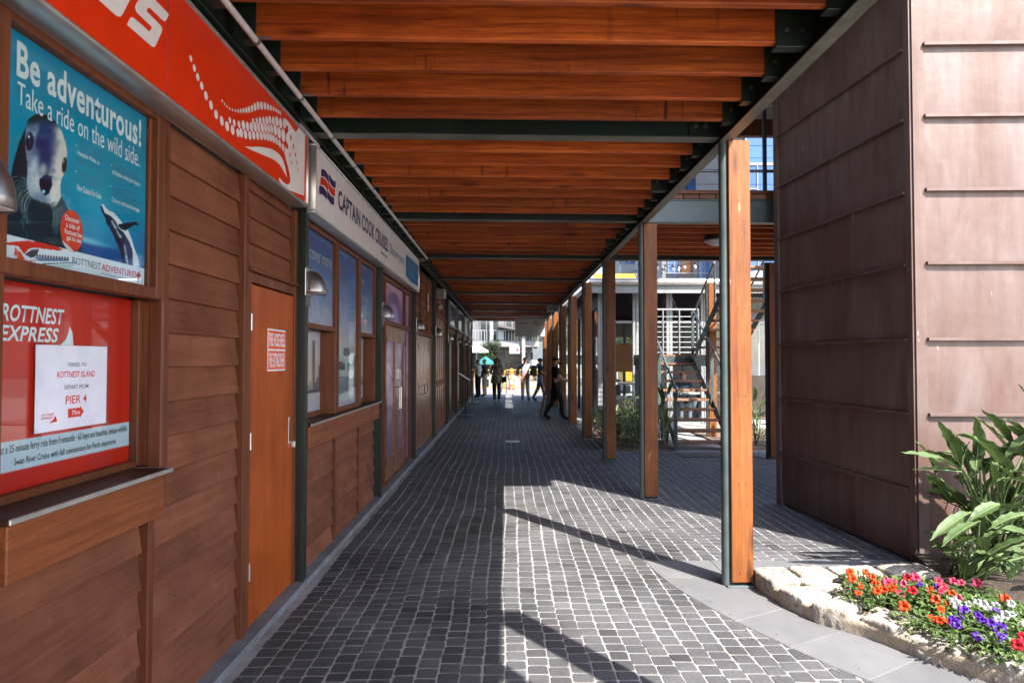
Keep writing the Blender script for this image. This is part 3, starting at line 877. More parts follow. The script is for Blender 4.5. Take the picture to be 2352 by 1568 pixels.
bl = [(2.445, 2.60, 2.356, 'Get up close with majestic', 0), (2.445, 2.575, 2.330, 'Humpback Whales, as', 1), (2.445, 2.60, 2.304, '35,000 whales pass our shores', 0),
      (2.445, 2.60, 2.262, 'Venture out to Cathedral Rocks', 0), (2.445, 2.59, 2.236, 'to see the playful colony of', 0), (2.445, 2.59, 2.208, 'New Zealand Fur Seals', 1),
      (2.66, 2.85, 2.345, 'Enjoy the graceful antics of pods', 0), (2.66, 2.86, 2.321, 'of Dolphins whilst giant Osprey', 1), (2.66, 2.71, 2.297, 'glide above', 0),
      (2.66, 2.83, 2.262, "Journey through Rottnest's", 0), (2.66, 2.85, 2.236, 'colourful and unique Colonial,', 0), (2.66, 2.86, 2.212, 'Cultural and Social heritage', 1)]
for (a0, a1, z, s, bd) in bl: text_obj(s, M['printwhite'] if bd else M['printlight'], a0, a1, z-.002, z+.021, PT, po, bold=.010*bd)
for a0, z in ((2.435, 2.362), (2.435, 2.268), (2.65, 2.351), (2.65, 2.268)):
    flat_poly('bullet', [(a0, z), (a0+.005, z), (a0+.005, z+.005), (a0, z+.005)], PT, M['printwhite'], po)
text_obj('ROTTNEST', M['printgrey'], 2.425, 2.595, 1.938, 1.964, PT, po)
text_obj('ADVENTURES', M['printred'], 2.60, 2.845, 1.938, 1.964, PT, po, bold=.01)
text_obj("Don't just visit the island", M['printgrey'], 2.60, 2.84, 1.921, 1.932, PT, po)
flat_poly('fish_mark', [(2.848, 1.958), (2.862, 1.962), (2.872, 1.975), (2.870, 1.957), (2.884, 1.951), (2.868, 1.945), (2.868, 1.928), (2.858, 1.943), (2.846, 1.944)], PT, M['printred'], po)
for i, s in enumerate(('Discover', 'a side of', 'Rottnest few', 'get to see.')):
    w = (.080, .075, .098, .085)[i]
    text_obj(s, M['printwhite'], 2.422-w/2+.004*i, 2.422+w/2+.004*i, 2.086-i*.024, 2.105-i*.024, PT, po, bold=.015)
# --- red poster below
po2 = thing('poster', 'glossy red ferry poster in the deep ticket window under the seal poster', 'poster', (XR, 2.5, 1.15))
XP2 = XR+.004
def redfn(Y, Z):
    c = np.tile(np.array([[214., 34., 10.]]), (len(Y), 1))*(.94+.1*fbm(Y, Z, 4, 3))[:, None]
    return over(c, (208, 212, 222), ((Z > 1.232) & (Z < 1.331)).astype(float))
print_panel('picture', LY0+.001, LY1-.001, LZ0+.001, LZ1-.001, XP2, redfn, 30, 140, po2)
text_obj('ROTTNEST', M['printwhite'], 2.205, 2.520, 1.725, 1.782, XP2+.0012, po2, bold=.02, shear=.25)
text_obj('EXPRESS', M['printwhite'], 2.200, 2.490, 1.660, 1.712, XP2+.0012, po2, bold=.02, shear=.25)
flat_poly('fin_mark', [(2.50, 1.652), (2.575, 1.652), (2.568, 1.70), (2.552, 1.722), (2.546, 1.70), (2.53, 1.672)], XP2+.0012, M['printwhite'], po2)
text_obj('Just a 25 minute ferry ride from Fremantle · 63 bays and beaches, unique wildlife', M['printblack'], 2.195, 2.945, 1.286, 1.320, XP2+.0012, po2, bold=.004)
text_obj('· Swan River Cruise with full commentary for Perth departures', M['printblack'], 2.265, 2.865, 1.243, 1.273, XP2+.0012, po2, bold=.004)
# --- laminated notice
pn = thing('paper_notice', 'laminated white Pier 4 notice taped to the red poster window', 'notice', (XR+.013, 2.56, 1.34))
XN = XR+.0145
Geo().box(XN-.0012, XN, 2.358, 2.776, 1.345, 1.651).build('sheet', M['paper'], pn)
for s, mt, a0, a1, z0, z1 in (('FERRIES TO', 'printgrey', 2.53, 2.64, 1.573, 1.588), ('ROTTNEST ISLAND', 'printred', 2.47, 2.695, 1.533, 1.556), ('DEPART FROM', 'printgrey', 2.51, 2.655, 1.490, 1.506),
                              ('PIER 4', 'printred', 2.52, 2.645, 1.436, 1.466), ('ROTTNEST', 'printred', 2.392, 2.458, 1.401, 1.409), ('EXPRESS', 'printred', 2.390, 2.45, 1.390, 1.398)):
    text_obj(s, M[mt], a0, a1, z0, z1, XN+.001, pn, bold=.006)
flat_poly('arrow', [(2.535, 1.385), (2.605, 1.385), (2.605, 1.378), (2.628, 1.402), (2.605, 1.426), (2.605, 1.418), (2.535, 1.418)], XN+.001, M['printred'], pn)
text_obj('75m', M['printwhite'], 2.555, 2.603, 1.393, 1.410, XN+.002, pn, bold=.01)
flat_poly('fin_mark', [(2.43, 1.375), (2.475, 1.377), (2.463, 1.400), (2.455, 1.386)], XN+.001, M['printred'], pn)

for (a0, z0, rot) in ((2.36, 1.65, .6), (2.775, 1.65, -.6), (2.36, 1.346, -.6), (2.775, 1.346, .6)):
    c_, s_ = math.cos(rot), math.sin(rot)
    flat_poly('tape', [(a0+u*c_-w*s_, z0+u*s_+w*c_) for u, w in ((-.035, -.011), (.035, -.011), (.035, .011), (-.035, .011))], XN+.0016, M['glass'], pn)
# --- bay 1: three ticket windows with sky prints
SKY = [(1.14, (222, 200, 215)), (1.30, (232, 206, 216)), (1.34, (140, 140, 172)), (1.37, (246, 212, 190)), (1.50, (248, 210, 190)), (1.75, (232, 204, 210)), (1.95, (196, 188, 218)), (2.2, (138, 154, 204)), (2.45, (92, 120, 182)), (2.65, (76, 104, 170))]
def skyfn(Y, Z):
    c = grad(Z, SKY)
    n = fbm(Y, Z*2.2, 2.6, 4)
    return np.clip(c*(.86+.28*n)[:, None], 0, 255)
def cityfn(Y, Z):
    c = skyfn(Y, Z)
    rr = random.Random(3)
    y = 4.9
    while y < 8.1:
        w = rr.uniform(.03, .07); h = rr.choice([.06, .09, .12, .16, .22, .3])*rr.uniform(.8, 1.15)
        if 5.72 < y < 5.80: h = .42
        col = rr.choice([(92, 92, 118), (110, 100, 112), (78, 84, 116), (140, 120, 118)])
        m = ((Y > y) & (Y < y+w) & (Z > 1.33) & (Z < 1.34+h)).astype(float)
        win = (np.modf((Z*70))[0] > .5)*(np.modf((Y*90))[0] > .4)
        c = over(c, col, m*.92); c = over(c, (210, 190, 170), m*win*.22*rr.random())
        y += w*rr.uniform(.8, 1.6)
    c = over(c, (70, 70, 78), ((Z > 1.32) & (Z < 1.345)).astype(float)*.8)
    w = ((Z < 1.32)*fbm(Y*.6, Z*8, 10, 8))
    return np.clip(over(c, (240, 215, 215), w*.35), 0, 255)
def ferryfn(Y, Z):
    c = cityfn(Y, Z)
    for P, col in (([(6.18, 1.27), (6.80, 1.27), (6.90, 1.44), (6.18, 1.50)], (150, 150, 158)), ([(6.18, 1.45), (6.88, 1.42), (6.84, 1.60), (6.72, 1.62), (6.18, 1.66)], (226, 220, 222)),
                   ([(6.25, 1.62), (6.74, 1.60), (6.70, 1.73), (6.3, 1.73)], (232, 226, 226)), ([(6.2, 1.50), (6.5, 1.50), (6.5, 1.57), (6.2, 1.58)], (96, 92, 104)),
                   ([(6.62, 1.49), (6.86, 1.49), (6.85, 1.55), (6.6, 1.57)], (92, 90, 104)), ([(6.42, 1.64), (6.70, 1.635), (6.68, 1.71), (6.44, 1.71)], (120, 112, 118)), ([(6.18, 1.22), (6.9, 1.20), (6.8, 1.29), (6.18, 1.28)], (238, 228, 230))):
        c = over(c, col, polym(Y, Z, P)*.95)
    return c
def ticket_window(y0, y1, flush, label_lines=()):
    w = .04
    if flush:
        f = frame_window(y0, y1, 1.165, 2.615, XW-.03, w)
        print_panel('printed_pane', y0, y1, 1.165, 2.615, XW-.022, ferryfn, 60, 110, f)
        Geo().box(XW-.016, XW-.0135, y0, y1, 1.165, 2.615).build('pane', M['glass'], f)
        return f
    f = frame_window(y0, y1, 1.88, 2.615, XW-.03, w)
    print_panel('printed_pane', y0, y1, 1.88, 2.615, XW-.022, skyfn, 20, 60, f)
    Geo().box(XW-.016, XW-.0135, y0, y1, 1.88, 2.615).build('pane', M['glass'], f)
    for s, a0, a1, z0, z1 in label_lines:
        text_obj(s, M['signwhite'], a0, a1, z0, z1, XW-.0205, f)
    g = Geo()
    g.cbox(XR-.02, XW+.008, y1-.03, y1+.038, 1.12, 1.839, .004); g.cbox(XR-.02, XW+.008, y0-.039, y0+.02, 1.12, 1.839, .004)
    g.cbox(XR-.018, XR+.03, y0+.021, y1-.031, 1.12, 1.165, .003)
    lo = g.build('window', M['trim'], kiosk)
    print_panel('printed_pane', y0+.02, y1-.03, 1.165, 1.84, XR, cityfn, 90, 90, lo)
    Geo().box(XR+.008, XR+.0105, y0+.02, y1-.03, 1.165, 1.84).build('pane', M['glass'], lo)
    return f
infill(4.95, 7.95, 2.66, 3.2); infill(4.95, 7.95, 0, 1.12)
ticket_window(5.10, 6.02, False, (('Discover more', 5.11, 5.98, 2.385, 2.50), ('with Captain', 5.11, 5.86, 2.165, 2.30), ('Cook Cruises', 5.11, 5.92, 1.965, 2.07)))
ticket_window(6.14, 6.96, True)
ticket_window(7.06, 7.82, False, (('Perth', 7.02, 7.32, 2.39, 2.47), ('Fremantle', 7.02, 7.55, 2.22, 2.30), ('Swan Valley', 7.02, 7.62, 2.05, 2.14)))
counter(5.03, 7.84, 1.125, .17, -1.425)
weatherboards(5.02, 6.00, .02, .92); weatherboards(6.055, 6.97, .02, .92); weatherboards(7.025, 7.86, .02, .92)
trim(6.005, 6.05, .02, .93, XW+.014); trim(6.975, 7.02, .02, .93, XW+.014)
# --- bay 2: glazed double doors between printed sidelights
infill(7.95, 10.95, 2.66, 3.2)
def archfn(Y, Z):
    c = grad(Z, [(.0, (150, 90, 110)), (.5, (120, 100, 130)), (.9, (170, 150, 165)), (1.6, (170, 150, 185)), (2.2, (150, 130, 180)), (2.66, (196, 150, 170))])
    c = over(c, (120, 92, 140), ((ell(Y, Z, 9.45, 1.9, .95, .62, 0, .03)) - ell(Y, Z, 9.35, 1.85, .75, .5, 0, .04)).clip(0, 1)*.85)
    n = fbm(Y, Z, 5, 6); c = c*(.8+.4*n)[:, None]
    crowd = ((Z < 1.0) & (Z > .35))*fbm(Y, Z, 14, 12)
    return np.clip(over(c, (70, 50, 60), np.clip((crowd-.45)*2.5, 0, .8)), 0, 255)
side = frame_window(8.07, 10.80, .08, 2.60, XW-.05, .05, XW+.004)
print_panel('printed_pane', 8.07, 10.80, 2.10, 2.60, XW-.04, archfn, 60, 40, side)
print_panel('printed_pane', 8.07, 8.50, .08, 2.04, XW-.04, archfn, 20, 90, side)
print_panel('printed_pane', 10.25, 10.80, .08, 2.04, XW-.04, archfn, 20, 90, side)
g = Geo(); g.cbox(XW-.06, XW+.006, 8.5, 8.56, .08, 2.6, .003); g.cbox(XW-.06, XW+.006, 10.19, 10.25, .08, 2.6, .003); g.cbox(XW-.058, XW+.004, 8.07, 10.8, 2.04, 2.10, .003)
g.build('mullion', M['trim'], side)
for (d0, d1) in ((8.565, 9.37), (9.38, 10.185)):
    d = Geo(); w = .11
    d.cbox(-1.55, XW+.002, d0, d0+w, .05, 2.035, .003); d.cbox(-1.55, XW+.002, d1-w, d1, .05, 2.035, .003)
    d.cbox(-1.549, XW+.001, d0+w, d1-w, 1.83, 2.034, .003); d.cbox(-1.549, XW+.001, d0+w, d1-w, .05, .33, .003)
    d = d.build('door', M['cupboard'], kiosk)
    print_panel('printed_pane', d0+w, d1-w, .33, 1.83, -1.535, archfn, 16, 60, d)
    hy = d1-.06 if d0 < 9 else d0+.06
    g = Geo(); g.tube([(XW+.002, hy, .93), (XW+.06, hy, .93), (XW+.06, hy, 1.22), (XW+.002, hy, 1.22)], .011, 8); g.build('pull_handle', M['alu'], d)
    g = Geo(); g.cbox(XW+.002, XW+.05, hy-.03, hy+.03, 1.33, 1.47, .004); g.tube([(XW+.05, hy, 1.36), (XW+.06, hy+.1, 1.36)], .01, 6); g.build('lock_case', M['alu'], d)
    for hz in (.3, 1.0, 1.85): Geo().box(XW+.002, XW+.012, (d0 if d0 < 9 else d1)-.012, (d0 if d0 < 9 else d1)+.012, hz-.05, hz+.05).build('hinge', M['black'], d)
# --- bay 3: timber cupboard doors under weatherboards
def boarded(y0, y1, z0, z1, n, handles=True):
    w = (y1-y0)/2
    for i in range(2):
        d = Geo().cbox(-1.56, XW-.01, y0+i*w+.004, y0+(i+1)*w-.004, z0, z1, .003).build('door', M['cupboard'], kiosk)
        for k in range(n):
            b = w/n
            Geo().cbox(XW-.0105, XW+.004, y0+i*w+k*b+.006, y0+i*w+(k+1)*b-.002, z0+.002, z1-.002, .004).build('door_board', M['cupboard'], d)
        if handles:
            hy = y0+w+(-.22 if i == 0 else .22)
            g = Geo(); g.tube([(XW+.004, hy, .98), (XW+.05, hy, .985), (XW+.05, hy, 1.13), (XW+.004, hy, 1.135)], .008, 8); g.build('pull_handle', M['black'], d)
            for hz in (.35, 1.15, 1.8): Geo().box(XW+.004, XW+.009, y0+i*w+w*.5-.02, y0+i*w+w*.5+.02, hz-.06, hz+.06).build('hinge', M['black'], d)
infill(10.95, 16.95, 0, 3.2)
boarded(11.05, 13.85, .06, 2.02, 3)
trim(11.0, 13.9, 2.03, 2.08, XW+.03, 'trimy', 'drip_mould')
for a, b_ in ((11.03, 11.95), (12.02, 12.95), (13.02, 13.86)): weatherboards(a, b_, 2.09, 3.15)
for y in (11.985, 12.985): trim(y-.03, y+.03, 2.09, 3.15, XW+.016)
g = Geo().cbox(XW+.017, XW+.027, 12.945, 13.025, 2.5, 2.85, .002).build('nameplate', M['signwhite']); tag(g, 'small white plate on the weatherboards above the timber cupboard doors', 'plate')
# --- bay 4: tall batten doors
boarded(14.05, 16.85, .06, 2.52, 2, False)
for y in (14.1, 14.55, 15.0, 15.45, 15.9, 16.35, 16.8): trim(y-.02, y+.02, .07, 2.5, XW+.016)
trim(14.0, 16.9, 1.02, 1.14, XW+.018, 'trimy'); trim(14.0, 16.9, 2.52, 2.57, XW+.03, 'trimy', 'drip_mould')
for a, b_ in ((14.03, 14.95), (15.02, 15.95), (16.02, 16.86)): weatherboards(a, b_, 2.58, 3.15)
for y in (14.985, 15.985): trim(y-.03, y+.03, 2.58, 3.15, XW+.016)
# --- bays 5 to 8: shopfronts, clerestory windows
for k in range(5, 9):
    y0, y1 = 1.95+3*k+.05, 1.95+3*(k+1)-.05
    f = frame_window(y0+.08, y1-.08, .12, 2.28, XW-.04, .06, XW+.01)
    Geo().box(XW-.035, XW-.03, y0+.08, y1-.08, .12, 2.28).build('pane', M['shopglass'], f)
    if k < 7:
        Geo().cbox(XW-.03, XW+.02, y0+.9, y0+1.5, .06, 2.28, .003).build('door_leaf', M['green'], f)
        for q in (.5, 1.7, 2.3): Geo().cbox(XW-.03, XW+.008, y0+q, y0+q+.05, .12, 2.28, .003).build('mullion', M['trim'], f)
    else:
        for q in range(9): Geo().cbox(XW-.03, XW+.02, y0+.15+q*.3, y0+.2+q*.3, .1, 2.28, .003).build('batten', M['trim'], f)
    trim(y0, y1, 2.33, 2.42, XW+.03, 'trimy', 'head_board')
    c = frame_window(y0+.35, y1-.35, 2.50, 3.05, XW+.03, .06, XW+.09, mm='whitef')
    Geo().box(XW+.05, XW+.055, y0+.35, y1-.35, 2.50, 3.05).build('pane', M['graysign'] if k == 7 else M['blueglass'], c)
    infill(y0-.05, y1+.05, 2.42, 3.2)
# ------------------------------------------------------------------ lightbox signs
XS = -1.385
def lightbox(name, label, y0, y1, z0, z1, facemat):
    t = thing(name, label, 'sign', (XS-.06, (y0+y1)/2, z0))
    Geo().cbox(-1.505, XS-.006, y0+.006, y1-.006, z0+.006, z1-.006, .004).build('cabinet', M['alu'], t)
    g = Geo(); w = .022
    for a in ((y0, y1, z0, z0+w), (y0, y1, z1-w, z1), (y0, y0+w, z0+w, z1-w), (y1-w, y1, z0+w, z1-w)):
        g.cbox(XS-.10, XS+.012, a[0], a[1], a[2], a[3], .008)
    g.build('frame', M['alu'], t, smooth=True, sharp=50)
    Geo().box(XS-.004, XS, y0+w, y1-w, z0+w, z1-w).build('face', M[facemat], t)
    return t
RZ0, RZ1 = 2.652, 3.165
red = lightbox('shop_sign', 'long red lightbox sign with white dotted whale shark above the seal poster', -1.2, 4.735, RZ0, RZ1, 'red')
def s1(cx, cy):                                          # first detail view of the red sign
    return wallp(cx*.4393, cy*.4393, XS)
def s6(cx, cy):                                          # whale-shark detail view
    n = 300/1622
    return wallp((950+cx*n)*.57422, (430+cy*n)*.57422, XS)
def s5(cx, cy):
    n = 350/2352
    return wallp((350+cx*n)*.57422, cy*n*.57422, XS)
ZR = RZ1-.024
def clipz(p): return (min(p[0], 4.735-.024), max(RZ0+.024, min(ZR, p[1])))
EX = XS+.0014
def oval(c, r, mat, par, k=1.0, x=EX, name='dot'):
    x += random.uniform(0, .0005)
    flat_poly(name, [(c[0]+r*k*math.cos(t), c[1]+r*math.sin(t)) for t in [2*math.pi*i/14 for i in range(14)]], x, mat, par)
big = [(983,296,.014),(1002,347,.016),(1021,394,.017),(1042,441,.018),(1065,493,.020),(1092,543,.021),(1120,593,.022),(1150,627,.023),(1178,655,.024),(1207,675,.024)]
row1 = [(1235,690)]
row2 = [(1192,623,.016),(1215,637,.018),(1240,645,.019)]
for x, y, r in big + row2: oval(s1(x, y), r, M['signwhite'], red)
for x, y in row1: oval(s1(x, y), .022, M['signwhite'], red)
for (x, y, r) in [(1150,520,.008),(1163,537,.008),(1176,550,.008),(1190,562,.008),(1205,568,.009),(1220,572,.010),(1235,574,.011),(1249,573,.013),(1263,571,.015),(1278,569,.017),(1292,566,.019),(1307,560,.021),(1323,552,.024),(1340,546,.026),(1357,545,.026),(1375,547,.025),(1392,552,.022),(1407,557,.019),(1421,562,.017),(1434,568,.015),(1446,576,.015),(1456,584,.014)]:
    oval(s1(x, y), r*.9, M['signwhite'], red)
for x, y in [(400,585),(478,590),(552,597),(620,612),(684,632),(747,660),(812,704),(880,762),(950,840),(316,583),(232,585),(138,563),(42,530)]: oval(s6(x, y), .024, M['signwhite'], red)
for x, y, r in [(345,395,.025),(423,410,.025),(500,415,.025),(572,424,.025),(638,437,.025),(706,443,.026),(783,465,.031),(865,523,.034),(957,583,.040),(262,398,.025),(178,384,.025),(90,360,.024)]: oval(s6(x, y), r, M['signwhite'], red)
for x, y, r in [(294,268,.015),(376,262,.017),(450,260,.021),(525,262,.022),(596,255,.023),(663,248,.025),(738,262,.025),(814,272,.029),(898,313,.032)]: oval(s6(x, y), r, M['signwhite'], red)
white = [(965,200),(990,205),(1040,250),(1100,335),(1150,410),(1190,470),(1225,503),(1255,480),(1280,420),(1290,395),(1430,540),(1420,1900),(1100,1900),(935,1800),(869,1563),(886,1495),(930,1560),(1000,1630),(1060,1654),(1105,1630),(1120,1568),(1100,1400),(1060,1240),(1010,1080),(985,960),(990,870),(1010,825),(1025,850),(1045,890),(1062,880),(1065,820),(1050,745),(1030,740),(1015,660),(1020,560),(1038,520),(1052,525),(1065,480),(1060,400),(1040,355),(1020,370),(1005,430),(985,440),(960,390),(945,300),(950,230)]
flat_poly('white_ground', [clipz(s6(*p)) for p in white], EX, M['signwhite'], red)
flat_poly('mouth', [s6(*p) for p in [(118,825),(260,832),(420,832),(560,845),(660,865),(760,905),(850,970),(910,1040),(960,1130),(1000,1250),(1030,1400),(1045,1515),(1010,1430),(960,1340),(890,1230),(800,1140),(680,1070),(480,995),(280,905)]], EX, M['signwhite'], red)
for x, y, r in [(1117,625,.020),(1180,815,.017),(1105,1000,.015),(1222,1000,.015),(1145,1180,.013),(1257,1175,.013),(1285,1335,.012)]: oval(s6(x, y), r, M['red'], red, .75, EX+.0008)
flat_poly('letter', [clipz(s5(*p)) for p in [(150,-110),(280,5),(640,330),(720,378),(790,380),(830,340),(860,290),(1000,0),(1060,-120)]], EX, M['signwhite'], red)
flat_poly('letter', [clipz(s5(*p)) for p in [(965,605),(1640,1190),(1690,1218),(1730,1200),(1760,1150),(1915,790),(1922,720),(1900,650),(1860,600),(1490,230),(1520,150),(1550,128),(1590,150),(1930,480),(1985,505),(2020,490),(2090,340),(2090,300),(1800,0),(1700,-110),(1290,-110),(1220,10),(1180,90),(1185,170),(1220,260),(1645,670),(1600,765),(1570,775),(1540,755),(1160,420),(1110,392),(1070,400),(1040,440)]], EX, M['signwhite'], red)
Geo().box(XS, XS+.0012, 2.770, 2.7725, RZ0+.02, RZ1-.02).build('panel_joint', M['darkwall'], red)
WZ0, WZ1 = 2.655, 3.165
wsign = lightbox('shop_sign', 'white Captain Cook Cruises lightbox sign above the blue ticket windows', 4.905, 10.79, WZ0, WZ1, 'signwhite')
text_obj('CAPTAIN COOK CRUISES', M['navy'], 5.60, 7.95, 2.842, 3.005, EX, wsign, bold=.03)
text_obj('SEALINK', M['printblack'], 7.50, 7.93, 2.765, 2.80, EX, wsign, bold=.03, shear=.15)
text_obj('Discover more!', M['printteal'], 8.08, 9.22, 2.86, 2.985, EX, wsign)
flat_poly('teal_block', [(9.38, 2.75), (9.38, 3.03), (9.46, 3.045), (10.70, 3.07), (10.70, 2.74), (9.9, 2.72)], EX, M['printteal'], wsign)
for i_, (w_, z_) in enumerate(((.95, 2.985), (.80, 2.945), (.90, 2.905), (.62, 2.835), (.84, 2.80))):
    flat_poly('small_print', [(9.62, z_), (9.62+w_, z_), (9.62+w_, z_+.018), (9.62, z_+.018)], EX+.001, M['printlight'], wsign)
def flag(z0, z1, mat, sh):
    P = []
    n = 8
    for i in range(n+1):
        u = i/n; P.append((5.03+sh+u*.42, z1 + .022*math.sin(u*6.0)))
    for i in range(n, -1, -1):
        u = i/n; P.append((5.03+sh+u*.42, z0 + .022*math.sin(u*6.0)))
    flat_poly('flag_stripe', P[:5]+P[-5:], EX, mat, wsign)
    flat_poly('flag_stripe', [(a+.012, b+.028) for a, b in P[4:-4]], EX, mat, wsign)
flag(2.965, 3.02, M['navy'], .05); flag(2.895, 2.952, M['printred'], .03); flag(2.818, 2.880, M['navy'], .0)
# ------------------------------------------------------------------ wall lights on the posts
wl = thing('wall_light', 'brushed metal half dome wall light on the green post', 'wall light', (0, 0, 0), 'dome lights along the kiosk')
Geo().cbox(-.012, .0, -.052, .052, -.17, .12, .003).build('backplate', M['steel'], wl)
hood = Geo()
nA, nB = 12, 9
vs = []; fs = []
for i in range(nB+1):                                   # quarter-egg hood, open underneath
    ph = (math.pi/2)*i/nB
    for k in range(nA+1):
        th = math.pi*k/nA
        r = math.cos(ph)**.8
        vs.append((.005 + .125*r*math.sin(th)**.9 if 0 < k < nA else .005, -.088*r*math.cos(th), -.085 + .17*math.sin(ph)))
for i in range(nB):
    for k in range(nA):
        a = i*(nA+1)+k; fs.append((a, a+1, a+nA+2, a+nA+1))
hood.add(vs, fs)
ho = hood.build('hood', M['alud'], wl, smooth=True, sharp=70)
sm = ho.modifiers.new('thick', 'SOLIDIFY'); sm.thickness = .003
Geo().cbox(0.0, .006, -.094, .094, -.10, .098, .003).build('rim', M['alu'], wl)
Geo().cbox(.006, .10, -.06, .06, -.083, -.078, .002).build('lens', M['signwhite'], wl)
first = True
for k, yp in enumerate(POSTY[:9]):
    lab = ('brushed metal dome light on the post beside the orange door' if k == 1 else 'brushed metal dome light on the post between ticket windows and glazed doors' if k == 2 else
           'brushed metal dome light on the post before the timber cupboard doors' if k == 3 else 'brushed metal dome light beside the seal poster, cut by the frame edge' if k == 0 else 'small dome light on a far kiosk post')
    loc = (-1.434, yp+.0, 2.155 if k else 2.085)
    if first: wl.location = loc; wl['label'] = lab; first = False
    else: dup(wl, loc, None, lab)
# ------------------------------------------------------------------ conduit on the joists
ct = thing('conduit_pipe', 'white plastic conduit running along the joists above the signs', 'pipe', (-1.28, 6, 3.18))
ZC = 3.222
Geo().tube([(-1.275, 2.3, ZC), (-1.275, 10.95, ZC-.006)], .0165, 10).build('pipe', M['pvc'], ct, smooth=True)
Geo().tube([(-1.275, 10.95, ZC-.006), (-1.30, 11.02, ZC-.008), (-1.36, 11.03, ZC-.012), (-1.46, 11.03, ZC-.012)], .0165, 10).build('pipe_bend', M['pvc'], ct, smooth=True)
for j in range(11):
    y = 3.45 + j*.75
    g = Geo(); g.tube([(-1.275, y-.014, ZC), (-1.275, y+.014, ZC)], .0195, 10); g.cbox(-1.262, -1.20, y-.010, y+.010, ZC+.012, ZC+.019, .001)
    g.build('clamp', M['galv'], ct)
t = Geo().tube([(-1.40, 4.60, 3.185), (-1.40, 5.05, 3.185)], .013, 8).build('conduit_pipe', M['pvc'], None, smooth=True)
tag(t, 'short white conduit linking the red sign to the white sign', 'pipe')
# ------------------------------------------------------------------ speakers, camera
sp = thing('loudspeaker', 'white box loudspeaker fixed high on the kiosk wall', 'loudspeaker', (-1.38, 14.2, 2.86))
Geo().cbox(-1.46, -1.27, 14.10, 14.38, 2.86, 3.06, .012).build('case', M['whitep'], sp)
Geo().cbox(-1.44, -1.29, 14.092, 14.099, 2.88, 3.04, .004).build('grille', M['galv'], sp)
Geo().box(-1.5, -1.46, 14.2, 14.28, 2.92, 3.0).build('bracket', M['steel'], sp)
sc_ = thing('security_camera', 'white security camera below the kiosk loudspeaker', 'camera', (-1.4, 14.3, 2.7))
Geo().tube([(-1.49, 14.3, 2.80), (-1.40, 14.3, 2.80), (-1.40, 14.3, 2.72)], .02, 8).build('arm', M['whitep'], sc_, smooth=True)
Geo().tube([(-1.36, 14.14, 2.68), (-1.42, 14.44, 2.73)], .05, 12).build('body', M['whitep'], sc_, smooth=True)
s2 = thing('loudspeaker', 'grey box loudspeaker under the canopy edge beam', 'loudspeaker', (1.35, 19.5, 2.98))
Geo().cbox(1.17, 1.52, 19.4, 19.65, 2.96, 3.14, .01).build('case', M['graysign'], s2)
Geo().cbox(1.19, 1.50, 19.393, 19.399, 2.98, 3.12, .003).build('grille', M['galv'], s2)
Geo().box(1.32, 1.38, 19.5, 19.56, 3.14, 3.25).build('bracket', M['steel'], s2)
# ------------------------------------------------------------------ hanging notice board
YH = 25.2
hb = thing('hanging_sign', 'grey hanging sign board with cruise line text under the canopy', 'sign', ((.33+1.42)/2, YH, 2.43))
x0, _, z1 = atY(1183, 731, YH); x1, _, z0 = atY(1251, 772, YH)
Geo().cbox(x0, x1, YH, YH+.03, z0, z1, .004).build('board', M['graysign'], hb)
for xx in (x0+.15, x1-.15): Geo().tube([(xx, YH+.015, z1-.01), (xx, YH+.015, 3.3)], .008, 6).build('hanger', M['black'], hb)
wf = lambda a, b: (a, YH-.003, b)
text_obj('SEALINK', M['printblack'], x0+.13, x0+.44, z1-.20, z1-.15, 0, hb, bold=.03, world=wf)
text_obj('CAPTAIN COOK', M['printblack'], x0+.58, x0+.97, z1-.19, z1-.15, 0, hb, bold=.02, world=wf)
text_obj('CRUISES', M['printblack'], x0+.70, x0+.86, z1-.25, z1-.215, 0, hb, world=wf)
flat = [(0.70, -.11), (.80, -.08), (.82, -.10), (.74, -.13)]
me = bpy.data.meshes.new('mark'); me.from_pydata([(x0+a, YH-.003, z1+b) for a, b in flat], [], [(3, 2, 1, 0)]); me.materials.append(M['printblack']); link('mark', me, hb)
for i, (s, w) in enumerate((('Rottnest Island Ferry and Day Tours', .72), ('Swan River Dining Cruises', .52), ('Swan Valley Gourmet Cruises', .56), ('Fremantle Sightseeing Cruises and Tours', .80), ('Charter Cruises and Functions', .58))):
    text_obj('- '+s, M['printgrey'], x0+.10, x0+.10+w, z1-.35-i*.062, z1-.315-i*.062, 0, hb, world=wf)
# ------------------------------------------------------------------ timber canopy
BAY, Y0B = 3.0, 4.95
BEAMS = [Y0B+BAY*k for k in range(-3, 9)]
XL, XRR = -1.30, 1.495
SL = .0085                                              # fall to the right
def zj(x): return 3.222 - SL*(x-XRR)
canopy = thing('timber_canopy', 'long timber joist canopy with dark steel beams over the walkway', 'canopy', (0, 12, 3.2))
def sloped(g, x0, x1, y0, y1, za, zb, c=.003):
    """chamfer-free bar along x following the roof fall; za, zb above the joist soffit"""
    vs = []
    for x in (x0, x1):
        z = zj(x)
        vs += [(x, y0, z+za), (x, y1, z+za), (x, y1, z+zb), (x, y0, z+zb)]
    fs = [(0, 1, 5, 4), (1, 2, 6, 5), (2, 3, 7, 6), (3, 0, 4, 7), (3, 2, 1, 0), (4, 5, 6, 7)]
    g.add(vs, [f[::-1] for f in fs]); return g
